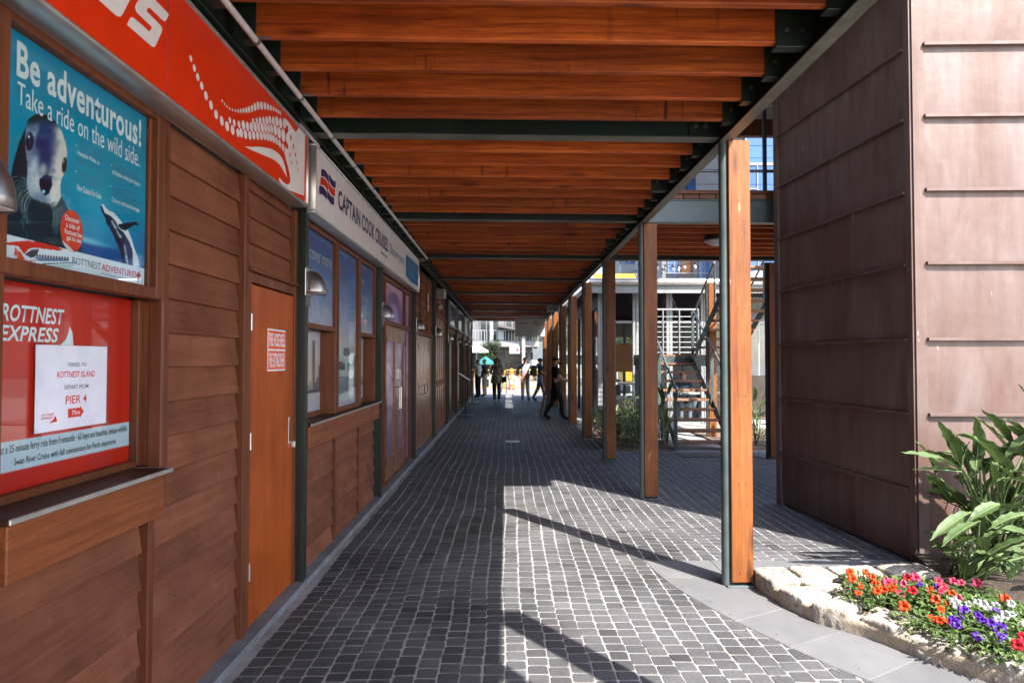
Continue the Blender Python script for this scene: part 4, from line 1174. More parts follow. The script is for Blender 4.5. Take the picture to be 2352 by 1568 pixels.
# one joist mesh with eased lower arrises, shared
def joist_mesh(xa, xb):
    b = .005; T = .048; H = .235
    prof = [(b, 0), (T-b, 0), (T, b), (T, H), (0, H), (0, b)]
    vs = []; ns = 12
    for i in range(ns+1):
        x = xa+(xb-xa)*i/ns; z = zj(x)-zj(0)
        for py, pz in prof: vs.append((x, py, z+pz))
    m = len(prof)
    fs = [(i*m+k, (i+1)*m+k, (i+1)*m+(k+1) % m, i*m+(k+1) % m) for i in range(ns) for k in range(m)]
    fs += [tuple(range(m)), tuple(ns*m+k for k in range(m-1, -1, -1))]
    fs = [f[::-1] for f in fs]
    g = Geo(); g.add(vs, fs); return g.mesh('joist', M['joist'])
JM = joist_mesh(XL, XRR); JMs = joist_mesh(XL, XRR-.085)
def bracket_mesh(w, bolts):
    g = Geo()
    g.cbox(0, w, -.010, -.002, -.022, .18, .002); g.cbox(0, w, -.010, .062, -.024, -.014, .002); g.cbox(w-.008, w, -.0095, .06, -.02, .18, .002)
    return g.mesh('bracket', M['green'])
BRm, BRw = bracket_mesh(.115, 1), bracket_mesh(.20, 2)
bg = Geo(); bg.tube([(0, -.009, 0), (0, -.016, 0)], .013, 10); bg.tube([(0, -.015, 0), (0, -.026, 0)], .0085, 6)
BOLT = bg.mesh('bolt', M['bolt'])
for kb in range(len(BEAMS)-1):
    yb = BEAMS[kb]
    for j in range(1, 8):
        y = yb + j*BAY/8
        if y > 28.7: continue
        mid = (j == 4)
        link('joist', JMs if mid else JM, canopy, (0, y, zj(0)+random.uniform(-.002, .002)), (0, 0, random.uniform(-.0012, .0012)))
        near = y < 12 and y > 1.5
        xr = XRR-.085 if mid else XRR
        br = link('bracket', BRw if mid else BRm, canopy, (xr-.03, y, zj(xr)))
        bl_ = link('bracket', BRm, canopy, (XL-.09, y, zj(XL)))
        if near:
            for bx in ((.055, .135) if mid else (.055,)):
                link('bolt', BOLT, br, (xr-.03+bx, y, zj(xr)+.062))
                if not mid: link('bolt', BOLT, br, (xr-.03+bx, y, zj(xr)+.15))
            link('bolt', BOLT, bl_, (XL-.04, y, zj(XL)+.07))
# steel cross beams: web, bottom flange, end plate
for yb in BEAMS:
    g = Geo(); sloped(g, -1.43, 1.57, yb-.006, yb+.006, -.005, .21); sloped(g, -1.43, 1.545, yb-.062, yb+.062, -.016, -.0052)
    b = g.build('cross_beam', M['green'], canopy)
    g = Geo(); sloped(g, -1.43, 1.545, yb-.060, yb+.060, -.0185, -.0162); g.build('lit_flange_face', M['steel'], b)  # underside strip with the light from below in its paler colour
    if 1 < yb < 12:
        Geo().cbox(1.33, 1.50, yb-.020, yb-.0062, 3.235, 3.36, .002).build('end_plate', M['green'], b)
        for bx in (1.38, 1.45): link('bolt', BOLT, b, (bx, yb-.012, 3.30), None).scale = (1.5, 1.5, 1.5)
# edge channel on the right, wall plate on the left
g = Geo()
g.cbox(1.612, 1.622, BEAMS[0], 29.0, 3.18, 3.46, .002); g.cbox(1.535, 1.6225, BEAMS[0], 29.0, 3.168, 3.18, .002); g.cbox(1.535, 1.6225, BEAMS[0], 29.0, 3.452, 3.464, .002)
g.build('edge_channel', M['green'], canopy)
Geo().box(1.536, 1.6215, BEAMS[0]+.01, 28.99, 3.1655, 3.1678).build('lit_channel_soffit', M['steel'], canopy)  # pale strip paints light from below onto the channel underside
g = Geo(); g.cbox(-1.447, -1.437, BEAMS[0], 29.0, 3.20, 3.47, .002); g.cbox(-1.4368, -1.37, BEAMS[0], 29.0, 3.196, 3.206, .002)
g.build('wall_plate', M['green'], canopy)
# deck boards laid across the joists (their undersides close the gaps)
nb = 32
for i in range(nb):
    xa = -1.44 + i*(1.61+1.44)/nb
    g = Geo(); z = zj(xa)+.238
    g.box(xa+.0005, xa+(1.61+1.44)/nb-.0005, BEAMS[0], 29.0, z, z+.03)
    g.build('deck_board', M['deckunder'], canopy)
Geo().box(-5.2, 1.64, BEAMS[0], 29.0, 3.53, 3.60).build('sky_blocking_slab', M['greywall'], canopy)  # unseen slab over canopy and kiosk, added to keep skylight out
for y in np.arange(2.2, 28, 4.2):
    pass
# ------------------------------------------------------------------ columns
def make_column(h):
    t = thing('canopy_column', 'x', 'column', (0, 0, 0), 'timber faced canopy columns')
    Geo().tube([(-.081, 0, .0), (-.081, 0, h)], .038, 20).build('steel_tube', M['bluegreen'], t, smooth=True)
    for y0, y1 in ((-.062, -.016), (.016, .062)):
        Geo().cbox(-.067, .086, y0, y1, .035, h-.004, .004).build('timber_plank', M['column'], t)
    Geo().cbox(-.06, .09, -.0155, .0155, 0.0, h, .002).build('steel_core', M['green'], t)
    Geo().cbox(-.10, .105, -.075, .075, 0.0, .014, .003).build('base_plate', M['bluegreen'], t)
    for i in range(int(h/.62)):
        z = .10 + i*.62
        for x in (-.01, .04):
            Geo().tube([(x, -.0618, z), (x, -.0632, z)], .0045, 8).build('screw_hole', M['printblack'], t)
    return t
COLX = 1.65
col0 = make_column(3.166)
c_lab = {4.95: 'sunlit orange timber faced column with round steel tube beside the limestone planter', 7.95: 'shaded timber faced column standing before the steel staircase',
         10.95: 'shaded timber faced column beside the dark shrub bed', 13.95: 'timber faced column behind the shrub bed, next to the sunlit paving', 16.95: 'timber faced column touched by the man in black'}
col0.location = (COLX, 4.88, 0); col0['label'] = c_lab[4.95]
for yb in BEAMS:
    if abs(yb-4.95) < .01: continue
    if yb < 1.0: continue
    dup(col0, (COLX, yb-.07, 0), None, c_lab.get(round(yb, 2), 'canopy column behind the camera' if yb < 3 else 'far timber faced canopy column past the man in black'))
g = thing('shadow_post', 'unseen round steel post added to cast a shadow on the pavers', 'pipe', (1.60, 1.15, 0))  # extra post out of view, added for its shadow on the paving
Geo().tube([(1.60, 1.15, 0), (1.60, 1.15, 3.166)], .055, 14).build('pipe', M['bluegreen'], g, smooth=True)
# ------------------------------------------------------------------ copper clad building on the right
CN, CF, CR = Vector((3.215, 5.34)), Vector((3.05, 7.60)), Vector((7.6, 5.20))
CH = 4.86
cop = thing('copper_building', 'tall copper clad building corner with horizontal standing seams', 'building', (4.8, 6.5, 0))
def strip(name, A, B, out, z0, z1, t0, t1, mat=M['copper'], c=.003):
    """upright slab between plan points A and B, from offset t0 to t1 along the outward normal"""
    A, B = Vector(A), Vector(B)
    n = Vector((B-A).orthogonal()).normalized()
    if n.dot(Vector(out)) < 0: n = -n
    P = [A+n*t0, B+n*t0, B+n*t1, A+n*t1]
    return Geo().prism([(p.x, p.y) for p in P], z0, z1)
# core
Geo().prism([(CN.x+.02, CN.y+.02), (CF.x+.02, CF.y-.02), (7.5, 7.6), (7.5, 5.24)], 0, CH-.02).build('core', M['darkwall'], cop)
seamz_front = [.03 + .5855*i for i in range(0, 9)]
zf = [1.6-(y-825)*5.34/F_PX for y in (1128, 953, 780, 605, 435, 263, 95)]
zs = [.02] + zf + [zf[-1]+.585, CH]
fA, fB = CN + (CR-CN).normalized()*.085, CR
for i in range(len(zs)-1):
    # shallow pillowed pan
    n = 14; g = Geo(); vs = []; fs = []
    d = (fB-fA); nrm = Vector((d.y, -d.x)).normalized()
    if nrm.y > 0: nrm = -nrm
    for k in range(n+1):
        for j in range(7):
            u, v = k/n, j/6
            bulge = .006*math.sin(math.pi*v) + .0035*mnoise.noise(Vector((k*.8, i*3.1, j*.7)))
            p = fA + d*u + nrm*(.004+bulge)
            vs.append((p.x, p.y, zs[i]+(zs[i+1]-zs[i])*v))
    for k in range(n):
        for j in range(6): fs.append((k*7+j, (k+1)*7+j, (k+1)*7+j+1, k*7+j+1))
    g.add(vs, fs); g.build('copper_panel', M['copper'], cop, smooth=True)
    if i: strip('seam', fA, fB, (0, -1), zs[i]-.006, zs[i]+.018, .0, .042).build('standing_seam', M['copper'], cop)
# side face towards the walkway
zsd = [.02] + [z for z in zf] + [zf[-1]+.585, CH]
sA, sB = CN + (CF-CN).normalized()*.075, CF - (CF-CN).normalized()*.05
for i in range(len(zsd)-1):
    n = 10; g = Geo(); vs = []; fs = []
    d = (sB-sA); nrm = Vector((d.y, -d.x)).normalized()
    if nrm.x > 0: nrm = -nrm
    for k in range(n+1):
        for j in range(7):
            u, v = k/n, j/6
            bulge = .006*math.sin(math.pi*v) + .0035*mnoise.noise(Vector((k*.8+40, i*3.1, j*.7)))
            p = sA + d*u + nrm*(.004+bulge)
            vs.append((p.x, p.y, zsd[i]+(zsd[i+1]-zsd[i])*v))
    for k in range(n):
        for j in range(6): fs.append((k*7+j+1, (k+1)*7+j+1, (k+1)*7+j, k*7+j))
    g.add(vs, fs); g.build('copper_panel', M['copper'], cop, smooth=True)
    if i: strip('seam', sA, sB, (-1, 0), zsd[i]-.005, zsd[i]+.012, .0, .034).build('standing_seam', M['copper'], cop)
strip('c', CN+Vector((.0, .0)), fA, (0, -1), 0, CH, .0, .016).build('corner_trim', M['copper'], cop)
strip('c', CN, sA, (-1, 0), 0, CH, .0, .018).build('corner_trim', M['copper'], cop)
strip('c', sB, CF+Vector((-.004, .04)), (-1, 0), 0, CH, .0, .03).build('corner_trim', M['copper'], cop)
# roof with timber beam and ribbed soffit; unseen front overhang shaped to shade paving
rf = Geo().prism([(2.45, 4.93), (3.12, 4.93), (3.12, 5.32), (7.9, 5.2), (7.9, 9.3), (2.45, 9.3)], CH, CH+.10).build('roof', M['greywall'], cop)
for i in range(24): Geo().cbox(2.47, 7.85, 7.75+i*.064, 7.79+i*.064, CH-.022, CH-.001, .008).build('soffit_rib', M['whitep'], rf)
Geo().cbox(2.6, 7.4, 9.1, 9.2, CH-.25, CH-.023, .004).build('eave_beam', M['trim'], rf)
# ------------------------------------------------------------------ upper deck to the right of the canopy
deck = thing('upper_deck', 'raised timber deck with blue green steel edge beam and wire railing', 'deck', (3, 9.4, 3.2))
JD = joist_mesh(1.66, 5.2)
for j in range(1, 8):
    link('joist', JD, deck, (0, 7.95+j*.375, zj(0)+.012))
for yb, m in ((7.95, 'bluegreen'), (10.95, 'green')):
    g = Geo(); g.cbox(1.63, 5.3, yb-.07, yb-.055, 3.20, 3.445, .002); g.cbox(1.63, 5.3, yb-.085, yb+.05, 3.19, 3.203, .002); g.cbox(1.63, 5.3, yb-.085, yb+.05, 3.443, 3.456, .002)
    b = g.build('edge_beam', M[m], deck)
    Geo().box(1.64, 5.29, yb-.084, yb+.049, 3.1875, 3.1898).build('lit_flange_face', M['steel'], b)  # lit look of the underside comes from this paler strip
x = 1.66
while x < 5.2:
    w = random.uniform(.185, .20)
    Geo().cbox(x, x+w-.008, 7.86, 11.0, 3.458, 3.515, .006).build('deck_block', M['deckend'], deck); x += w
Geo().cbox(1.63, 5.3, 7.85, 7.95, 3.517, 3.56, .004).build('nosing_board', M['trimy'], deck)
g = Geo(); g.tube([(1.6, 7.9, 3.80), (5.3, 7.9, 3.79)], .018, 10); g.build('lower_rail', M['galv'], deck, smooth=True)
for i in range(7):
    Geo().tube([(1.6, 7.9, 3.66+i*.145 if i else 3.64), (5.3, 7.9, 3.66+i*.145 if i else 3.64)], .0028, 5).build('railing_wire', M['black'], deck)
Geo().tube([(1.6, 7.9, 4.60), (5.3, 7.9, 4.60)], .022, 10).build('hand_rail', M['galv'], deck, smooth=True)
for xx in (1.66, 3.02, 4.4):
    Geo().cbox(xx-.02, xx+.02, 7.88, 7.92, 3.56, 4.59, .003).build('rail_post', M['black'], deck)
bk = Geo(); bk.tube([(2.02, 7.88, 3.56), (2.02, 7.88, 3.66), (2.10, 7.88, 3.66), (2.10, 7.88, 3.56)], .009, 6); bk.tube([(2.06, 7.88, 3.66), (2.06, 7.88, 3.79)], .006, 6)
bk.build('rail_bracket', M['black'], deck, smooth=True)
# timber post pair carried on the deck
for xx in (2.56, 2.70):
    Geo().cbox(xx, xx+.075, 10.6, 10.68, 3.52, 6.4, .003).build('timber_post', M['column'], deck)
Geo().cbox(2.637, 2.698, 10.62, 10.66, 3.52, 6.4, .003).build('post_core', M['green'], deck)
# ceiling light
cl = thing('ceiling_light', 'round oyster ceiling light under the raised timber deck', 'ceiling light', (2.78, 9.0, 3.15))
g = Geo(); g.lathe([(0, 0), (.17, 0), (.17, -.03), (.15, -.05)], 24, (2.80, 9.0, 3.222)); g.build('base', M['black'], cl, smooth=True)
g = Geo(); g.lathe([(.15, -.05), (.14, -.075), (.10, -.10), (.05, -.112), (0, -.115)], 24, (2.80, 9.0, 3.222)); g.build('diffuser', M['signwhite'], cl, smooth=True)
Geo().lathe([(.15, -.042), (.165, -.045), (.165, -.06), (.15, -.063)], 24, (2.80, 9.0, 3.222)).build('rim', M['alu'], cl, smooth=True)
for loc, lab in (((4.30, 11.0, 0), 'narrow timber faced column beside the copper wall'), ((4.20, 13.95, 0), 'sunlit timber faced column behind the staircase')):
    dup(col0, loc, None, lab)
# ------------------------------------------------------------------ staircase
st = thing('staircase', 'open riser staircase with timber treads and steel stringers', 'staircase', (3.5, 12.2, 0))
SX0, SX1, SY, RI, GO, NR = 3.00, 3.98, 12.05, .172, .285, 10
for i in range(NR-1):
    z = RI*(i+1)-.02; y = SY + i*GO
    Geo().cbox(SX0+.012, SX1-.012, y, y+.28, z-.045, z, .005).build('tread', M['tread'], st)
LZ = RI*NR
LY = SY+(NR-1)*GO
for k in range(8):
    Geo().cbox(SX0-.06, SX1+1.05, LY+k*.145, LY+k*.145+.138, LZ-.06, LZ-.02, .004).build('landing_board', M['tread'], st)
g = Geo(); g.cbox(SX0-.06, SX1+1.05, LY-.015, LY, LZ-.26, LZ-.062, .003); g.build('landing_beam', M['bluegreen'], st)
g = Geo(); g.cbox(SX0-.06, SX1+1.05, LY+1.16, LY+1.175, LZ-.26, LZ-.062, .003); g.build('landing_beam', M['bluegreen'], st)
def stringer(x, ya, za, yb, zb, nm='stringer'):
    h = .13
    Geo().prism([(ya, za-h), (yb, zb-h), (yb, zb+h*.6), (ya, za+h*.6)], x-.005, x+.005, fn=lambda a, b, c: (c, a, b)).build(nm, M['bluegreen'], st)
for x in (SX0, SX1): stringer(x, SY-.10, .03, LY, LZ-.10)
# upper flight, coming back towards the walkway on the right
UX0, UX1 = 4.06, 5.0
for i in range(9):
    z = LZ+RI*(i+1)-.02; y = LY - .12 - i*GO
    Geo().cbox(UX0+.012, UX1-.012, y-.28, y, z-.045, z, .005).build('tread', M['tread'], st)
for x in (UX0, UX1): stringer(x, LY, LZ+.06, LY-.12-9*GO, LZ+RI*9+.10)
def newel(x, y, z0, z1, w=.075):
    n = Geo().cbox(x-.006, x+.006, y-w/2, y+w/2, z0, z1, .002).build('newel', M['bluegreen'], st)
    for k in range(7):
        z = z0+.13+k*(z1-z0-.2)/7
        Geo().tube([(x-.007, y, z), (x-.012, y, z)], .010, 8).build('cable_stop', M['galv'], n)
    g = Geo().cbox(x-.06, x+.0, y-.045, y-.036, z0, z1, .002).build('flange', M['bluegreen'], n)
    return n
for x in (SX0-.02, SX1+.02):
    for y, z in ((SY-.10, .0), (SY+1.15, RI*4), (LY-.06, LZ-.14)): newel(x, y, z, z+1.02 + (.0 if y < SY else .02))
    A, B = Vector((x, SY-.16, 1.02)), Vector((x, LY-.04, LZ+.92))
    Geo().tube([A + Vector((0, -.02, -.06)), A, B, B+Vector((0, .10, .0))], .021, 10).build('hand_rail', M['galv'], st, smooth=True)
    for k in range(7):
        o = -.13*(k+1)+.02
        Geo().tube([A+Vector((0, .05, o)), B+Vector((0, 0, o))], .003, 5).build('cable', M['galv'], st)
for x in (UX0-.0, UX1+.02):
    A, B = Vector((x, LY-.05, LZ+1.0)), Vector((x, LY-.12-9*GO, LZ+RI*9+1.02))
    Geo().tube([A, B], .021, 10).build('hand_rail', M['galv'], st, smooth=True)
    for k in range(7): Geo().tube([A+Vector((0, 0, -.12*(k+1))), B+Vector((0, 0, -.12*(k+1)))], .003, 5).build('cable', M['galv'], st)
    for q in (.02, .5, .98):
        p = A+(B-A)*q; Geo().cbox(x-.006, x+.006, p.y-.035, p.y+.035, p.z-1.05, p.z, .002).build('newel', M['bluegreen'], st)
# landing balustrade: pale horizontal rails
xa, xb, yb = SX0+.0, SX1+.46, LY+1.13
for z in [LZ+.04+.118*i for i in range(8)]: Geo().tube([(xa, yb, z), (xb, yb, z)], .0075, 6).build('rail_bar', M['galv'], st)
Geo().tube([(xa, yb, LZ+1.03), (xb, yb, LZ+1.03)], .024, 10).build('hand_rail', M['whitef'], st, smooth=True)
for xx in (xa, xa+.62, SX1+.02, xb): Geo().cbox(xx-.012, xx+.012, yb-.03, yb+.03, LZ-.1, LZ+1.02, .002).build('rail_post', M['whitef'], st)
for xx, yy in ((SX0+.02, LY+1.1), (SX0+.6, LY+1.1), (UX1+.1, LY+1.1)): Geo().cbox(xx-.05, xx+.05, yy-.05, yy+.05, 0, LZ-.26, .004).build('support_post', M['bluegreen'], st)
# ------------------------------------------------------------------ glass cafe pavilion
cf = thing('cafe_pavilion', 'glass walled cafe pavilion with pale metal roof fascia', 'building', (6, 19, 0))
CY, CXL, CXR, CB = 17.0, 2.35, 9.5, 27.4  # rear depth stretched so the roof shades the far walkway
g = Geo().box(CXL-.3, CXR+.3, CY-.55, CB+.3, 3.36, 3.52).build('roof', M['whitef'], cf)
Geo().tube([(CXL-.34, CY-.60, 3.47), (CXR+.3, CY-.60, 3.47)], .085, 12).build('gutter', M['alu'], g, smooth=True)
Geo().cbox(CXL-.3, CXR+.3, CY-.56, CY-.545, 3.20, 3.38, .003).build('fascia_board', M['whitef'], g)
Geo().box(CXL-.28, CXR+.28, CY-.5, CB+.28, 3.335, 3.358).build('ceiling_lining', M['greywall'], g)
mx = [CXL, 3.22, 4.06, 4.92, 5.80, 6.7, 7.6, 8.5, CXR]
for i, x in enumerate(mx):
    Geo().cbox(x-.075, x-.005, CY-.05, CY+.05, 0, 3.33, .004).build('mullion', M['whitef'], cf)
    Geo().cbox(x+.005, x+.075, CY-.05, CY+.05, 0, 3.33, .004).build('mullion', M['whitef'], cf)
    if i < len(mx)-1:
        Geo().box(x+.075, mx[i+1]-.075, CY-.004, CY+.004, 2.56, 3.33).build('clerestory_pane', M['darkglass'], cf)
        Geo().box(x+.075, mx[i+1]-.075, CY-.003, CY+.003, .1, 2.50).build('pane', M['glass'], cf)
        Geo().cbox(x+.075, mx[i+1]-.075, CY-.03, CY+.03, 2.50, 2.56, .003).build('transom', M['whitef'], cf)
        Geo().cbox(x+.075, mx[i+1]-.075, CY-.03, CY+.03, .0, .10, .003).build('sill', M['whitef'], cf)
for k in range(8):                                       # black framed side doors folded open
    y = CY+.25+k*1.2
    Geo().cbox(CXL-.04, CXL+.04, y, y+.07, 0, 3.33, .003).build('side_mullion', M['black'], cf)
    Geo().box(CXL-.004, CXL+.004, y+.07, y+1.2, .1, 2.9).build('side_pane', M['glass'], cf)
Geo().cbox(CXL-.045, CXL+.045, CY+.05, CB, 2.9, 3.33, .003).build('side_head', M['black'], cf)
Geo().box(CXL, CXR, CY+.1, CB, 0.0, .012).build('floor', M['deckend'], cf)
for k in range(7):
    x = CXL + k*(CXR-CXL)/6
    Geo().cbox(x-.05, x+.05, CB-.05, CB+.05, 0, 3.33, .003).build('rear_mullion', M['black'], cf)
Geo().cbox(CXL, CXR, CB-.04, CB+.04, 2.5, 3.33, .003).build('rear_head', M['darkwall'], cf)
Geo().box(5.4, CXR, CB-.02, CB+.02, .0, 2.5).build('rear_wall', M['darkwall'], cf)
Geo().cbox(6.0, 9.2, 20.5, 21.2, .012, 1.1, .01).build('bar_counter', M['tread'], cf)
Geo().cbox(3.3, 4.3, 21.9, 22.0, 1.2, 2.1, .01).build('menu_board', M['orangewall'], cf)
# high table and stools outside on the court
tb = thing('high_table', 'white timber high table outside the cafe glass', 'table', (2.75, 15.9, 0))
Geo().cbox(2.35, 3.2, 16.0, 16.5, 1.0, 1.05, .006).build('table_top', M['whitep'], tb)
for x in (2.42, 3.13):
    for y in (16.05, 16.45): Geo().tube([(x, y, 0), (x+(.08 if x < 2.6 else -.08), y, 1.0)], .022, 8).build('leg', M['whitep'], tb)
Geo().cbox(2.45, 3.1, 16.23, 16.27, .3, .34, .004).build('stretcher', M['whitep'], tb)
stl = thing('bar_stool', 'white metal bar stool by the high table', 'stool', (0, 0, 0), 'white stools at the high table')
Geo().cbox(-.16, .16, -.16, .16, .72, .76, .01).build('seat', M['whitep'], stl)
for sx in (-1, 1):
    for sy in (-1, 1): Geo().tube([(sx*.2, sy*.2, 0), (sx*.13, sy*.13, .72)], .014, 7).build('leg', M['whitep'], stl)
Geo().tube([(-.18, -.18, .28), (.18, -.18, .28), (.18, .18, .28), (-.18, .18, .28), (-.18, -.18, .28)], .008, 6).build('foot_ring', M['whitep'], stl)
stl.location = (2.55, 15.72, 0); dup(stl, (3.0, 15.7, 0), .4)

# unseen roof added above the view to keep sun off the far walkway
ur = thing('sun_blocking_roof', 'unseen flat roof on steel posts, added above the deck to shade the walkway', 'roof', (4.5, 10.5, 7.4))
Geo().cbox(1.75, 5.7, 8.0, 16.8, 7.4, 7.52, .01).build('roof_sheet', M['greywall'], ur)
for xx in (1.85, 5.15):
    for yy in (8.1, 10.9): Geo().cbox(xx-.05, xx+.05, yy-.05, yy+.05, 3.52 if xx < 6 else -.02, 7.4, .004).build('post', M['green'], ur)
# ------------------------------------------------------------------ limestone planter edge
edge = thing('planter_edge', 'curved edging of rough pale limestone blocks round the flower bed', 'planter edge', (2.1, 4.2, 0))
def resample(P, n):
    P = [Vector(p) for p in P]; L = [0]
    for a, b in zip(P, P[1:]): L.append(L[-1]+(b-a).length)
    out = []
    for i in range(n):
        t = L[-1]*i/(n-1); k = 0
        while k < len(L)-2 and L[k+1] < t: k += 1
        out.append(P[k].lerp(P[k+1], (t-L[k])/(L[k+1]-L[k])))
    return out, L[-1]
def stone(path, depth, h, seed, inward, mat='lime', name='limestone_block', rough=.010, shrink=.012):
    """rounded, pitted block following a plan path; depth measured along the inward side"""
    ns = 34
    pts, L = resample(path, ns)
    prof = []
    r = .017
    prof += [(0, -.02), (0, h*.2), (0, h*.4), (0, h*.6)]; prof.append((0, h-r)); prof.append((r*.3, h-r*.3)); prof.append((r, h))
    for q in (.12, .25, .38, .5, .62, .75, .88): prof.append((depth*q+r*(1-q), h))
    prof += [(depth-r, h), (depth, h-r), (depth, -.02)]
    g = Geo(); vs = []
    for i, p in enumerate(pts):
        d = (pts[min(i+1, ns-1)]-pts[max(i-1, 0)]).normalized()
        n = Vector((-d.y, d.x))
        if n.dot(Vector(inward)) < 0: n = -n
        e = min(i, ns-1-i)
        pull = (.030, .016, .007, .003)[e] if e < 4 else 0
        off = d*((shrink if i == 0 else -shrink) if i in (0, ns-1) else 0)
        for a, z in prof:
            a2 = a + (pull if a < depth*.3 else (-pull if a > depth*.7 else 0)); z2 = z - (pull if z > h*.6 else 0)
            q = Vector((p.x+off.x+n.x*a2, p.y+off.y+n.y*a2, z2))
            nz = mnoise.noise(q*9+Vector((seed*3.7, 0, 0)))*rough + mnoise.noise(q*33+Vector((0, seed*2.1, 0)))*rough*.6 - max(0, mnoise.noise(q*58+Vector((seed, 3, 0)))-.25)*rough*1.1
            if z > 0: q += Vector((n.x*(-nz if a < depth*.4 else 0), n.y*(-nz if a < depth*.4 else 0), nz if z > h*.5 else 0))
            vs.append(q)
    m = len(prof)
    fs = [(i*m+k, (i+1)*m+k, (i+1)*m+k+1, i*m+k+1) for i in range(ns-1) for k in range(m-1)]
    fs += [tuple(range(m)), tuple((ns-1)*m+k for k in range(m-1, -1, -1))]
    # orientation: make the top face up
    v = [Vector(x) for x in vs]; f = fs[9]
    if (v[f[1]]-v[f[0]]).cross(v[f[2]]-v[f[0]]).z < 0: fs = [q[::-1] for q in fs]
    g.add(vs, fs)
    o = g.build(name, M[mat], edge, smooth=True, sharp=65)
    return o
ctr = (1, .4)
H = .125
def sub(P, a, b):
    pts, L = resample(P, 200); return [tuple(p) for p in pts[int(a*199):int(b*199)+1]]
cuts = [.0, .125, .245, .365, .475, .60, .735, .865, 1.0]
for i in range(len(cuts)-1):
    stone(sub(FOOT, cuts[i]+.007, cuts[i+1]-.007), .27 if i > 1 else .24, H-.012*(i % 3 == 1)-.006*i*.3, i+1, (1, .6), rough=.0060+.0016*i)
stone(sub(FOOT, .02, .985), .235, H-.040, 40, (1, .6), 'mortar', 'mortar', .003, .0)
back = [(1.74, 4.90), (2.12, 4.91), (2.55, 4.93), (3.02, 4.96)]
for i, (a, b) in enumerate(((0, .2), (.2, .42), (.42, .7), (.7, 1.0))):
    stone(sub(back, a+.004, b-.004), .26-.03*(i > 1), H+.004*(i % 2), i+21, (0, -1), rough=.008)
stone(sub(back, .01, .99), .22, H-.036, 44, (0, -1), 'mortar', 'mortar', .003, .0)
stone([(1.93, 4.67), (2.02, 4.50), (2.10, 4.40)], .16, H-.005, 31, (1, .3), rough=.008)
soil_poly = [(1.95, 4.75), (2.02, 4.35), (2.2, 4.10), (2.36, 3.90), (2.45, 3.70), (2.6, 3.50), (2.85, 3.2), (3.15, 2.85), (4.6, 2.8), (4.6, 5.28), (3.16, 5.33), (3.05, 4.9), (2.5, 4.75)]
tag(Geo().prism(soil_poly, -.02, .095).build('soil', M['soil']), kind='structure')
# ------------------------------------------------------------------ petunias
def leaf_quads(g, c, d, up, L, W, mi=0, droop=.25):
    """one small leaf: four triangles with a fold"""
    d = d.normalized(); s = d.cross(up)
    if s.length < .01: s = Vector((1, 0, 0))
    s.normalize(); u = s.cross(d)
    b = c; m = c+d*L*.5+u*L*.06; t = c+d*L-u*L*droop
    g.add([b, m+s*W*.5+u*W*.15, t, m-s*W*.5+u*W*.15, m], [(0, 1, 4), (1, 2, 4), (2, 3, 4), (3, 0, 4)], mi)
def flower_mesh(col, seed):
    """open trumpet with five ruffled lobes, facing +z, about 6 cm wide"""
    r = random.Random(seed); g = Geo(); n = 25; rings = [(.004, -.035), (.006, -.015), (.012, -.004), (.022, .003), (.031, .002)]
    vs = []
    for j, (rad, z) in enumerate(rings):
        for k in range(n):
            t = 2*math.pi*k/n
            lobe = 1+.16*abs(math.cos(2.5*t))*(j/4)-.10*(j/4)
            rr = rad*lobe*(1+r.uniform(-.05, .05)*(j > 2))
            vs.append((rr*math.cos(t), rr*math.sin(t), z + (.006*math.sin(5*t+1)*(j/4) + r.uniform(-.0025, .0025)*(j > 2)) - (.006 if j == 4 else 0)))
    fs = []; 
    for j in range(len(rings)-1):
        for k in range(n):
            k2 = (k+1) % n; fs.append((j*n+k, j*n+k2, (j+1)*n+k2, (j+1)*n+k))
    for i, f in enumerate(fs): g.add([vs[q] for q in f], [(0, 1, 2, 3)], 1 if i < n*1 else 0)
    return g.mesh('flower', [M['fl_'+col], M['fl_white'] if col == 'white' else M['flcore']], smooth=True)
FLM = {c: [flower_mesh(c, i+len(c)) for i in range(3)] for c in ('orange', 'pink', 'red', 'white', 'purple')}
FP = dict(
 orange=[(910,165),(930,220),(1040,165),(1095,210),(995,280),(975,335),(1130,320),(1140,270),(1190,310),(1258,293),(1350,445),(1605,390),(1715,425),(1655,470),(1580,540),(1640,560),(1690,560),(1570,320),(1745,350),(2178,378),(1060,185),(1110,255)],
 pink=[(1260,245),(1345,265),(1325,350),(1450,210),(1640,240),(1690,300),(1755,240),(1820,255),(1955,260),(1795,380),(1660,325),(1215,250),(1465,225)],
 red=[(1378,212),(1670,275),(1420,320),(2290,780),(2320,690),(1200,240),(2280,760),(2335,715)],
 white=[(1785,440),(1880,435),(2000,430),(2110,450),(1950,410),(2230,510),(2120,550),(2230,430),(2340,590),(2180,520),(1770,410),(2040,460)],
 purple=[(1490,272),(1840,470),(1780,600),(1810,545),(1955,520),(1990,555),(2060,580),(2120,630),(2150,610),(2170,720),(1950,690),(2110,480),(1640,290),(1760,570),(2140,680)])
frng = random.Random(8)
plants = []
for c, L in FP.items():
    for cx, cy in L:
        z = .195 + frng.uniform(-.02, .035)
        x, y = grd(1694+cx*.2798, 1263+cy*.2798, z)
        for p in plants:
            if p['c'] == c and math.hypot(p['x']-x, p['y']-y) < .17 and len(p['f']) < 6: p['f'].append((x, y, z)); break
        else: plants.append(dict(c=c, x=x, y=y, f=[(x, y, z)]))
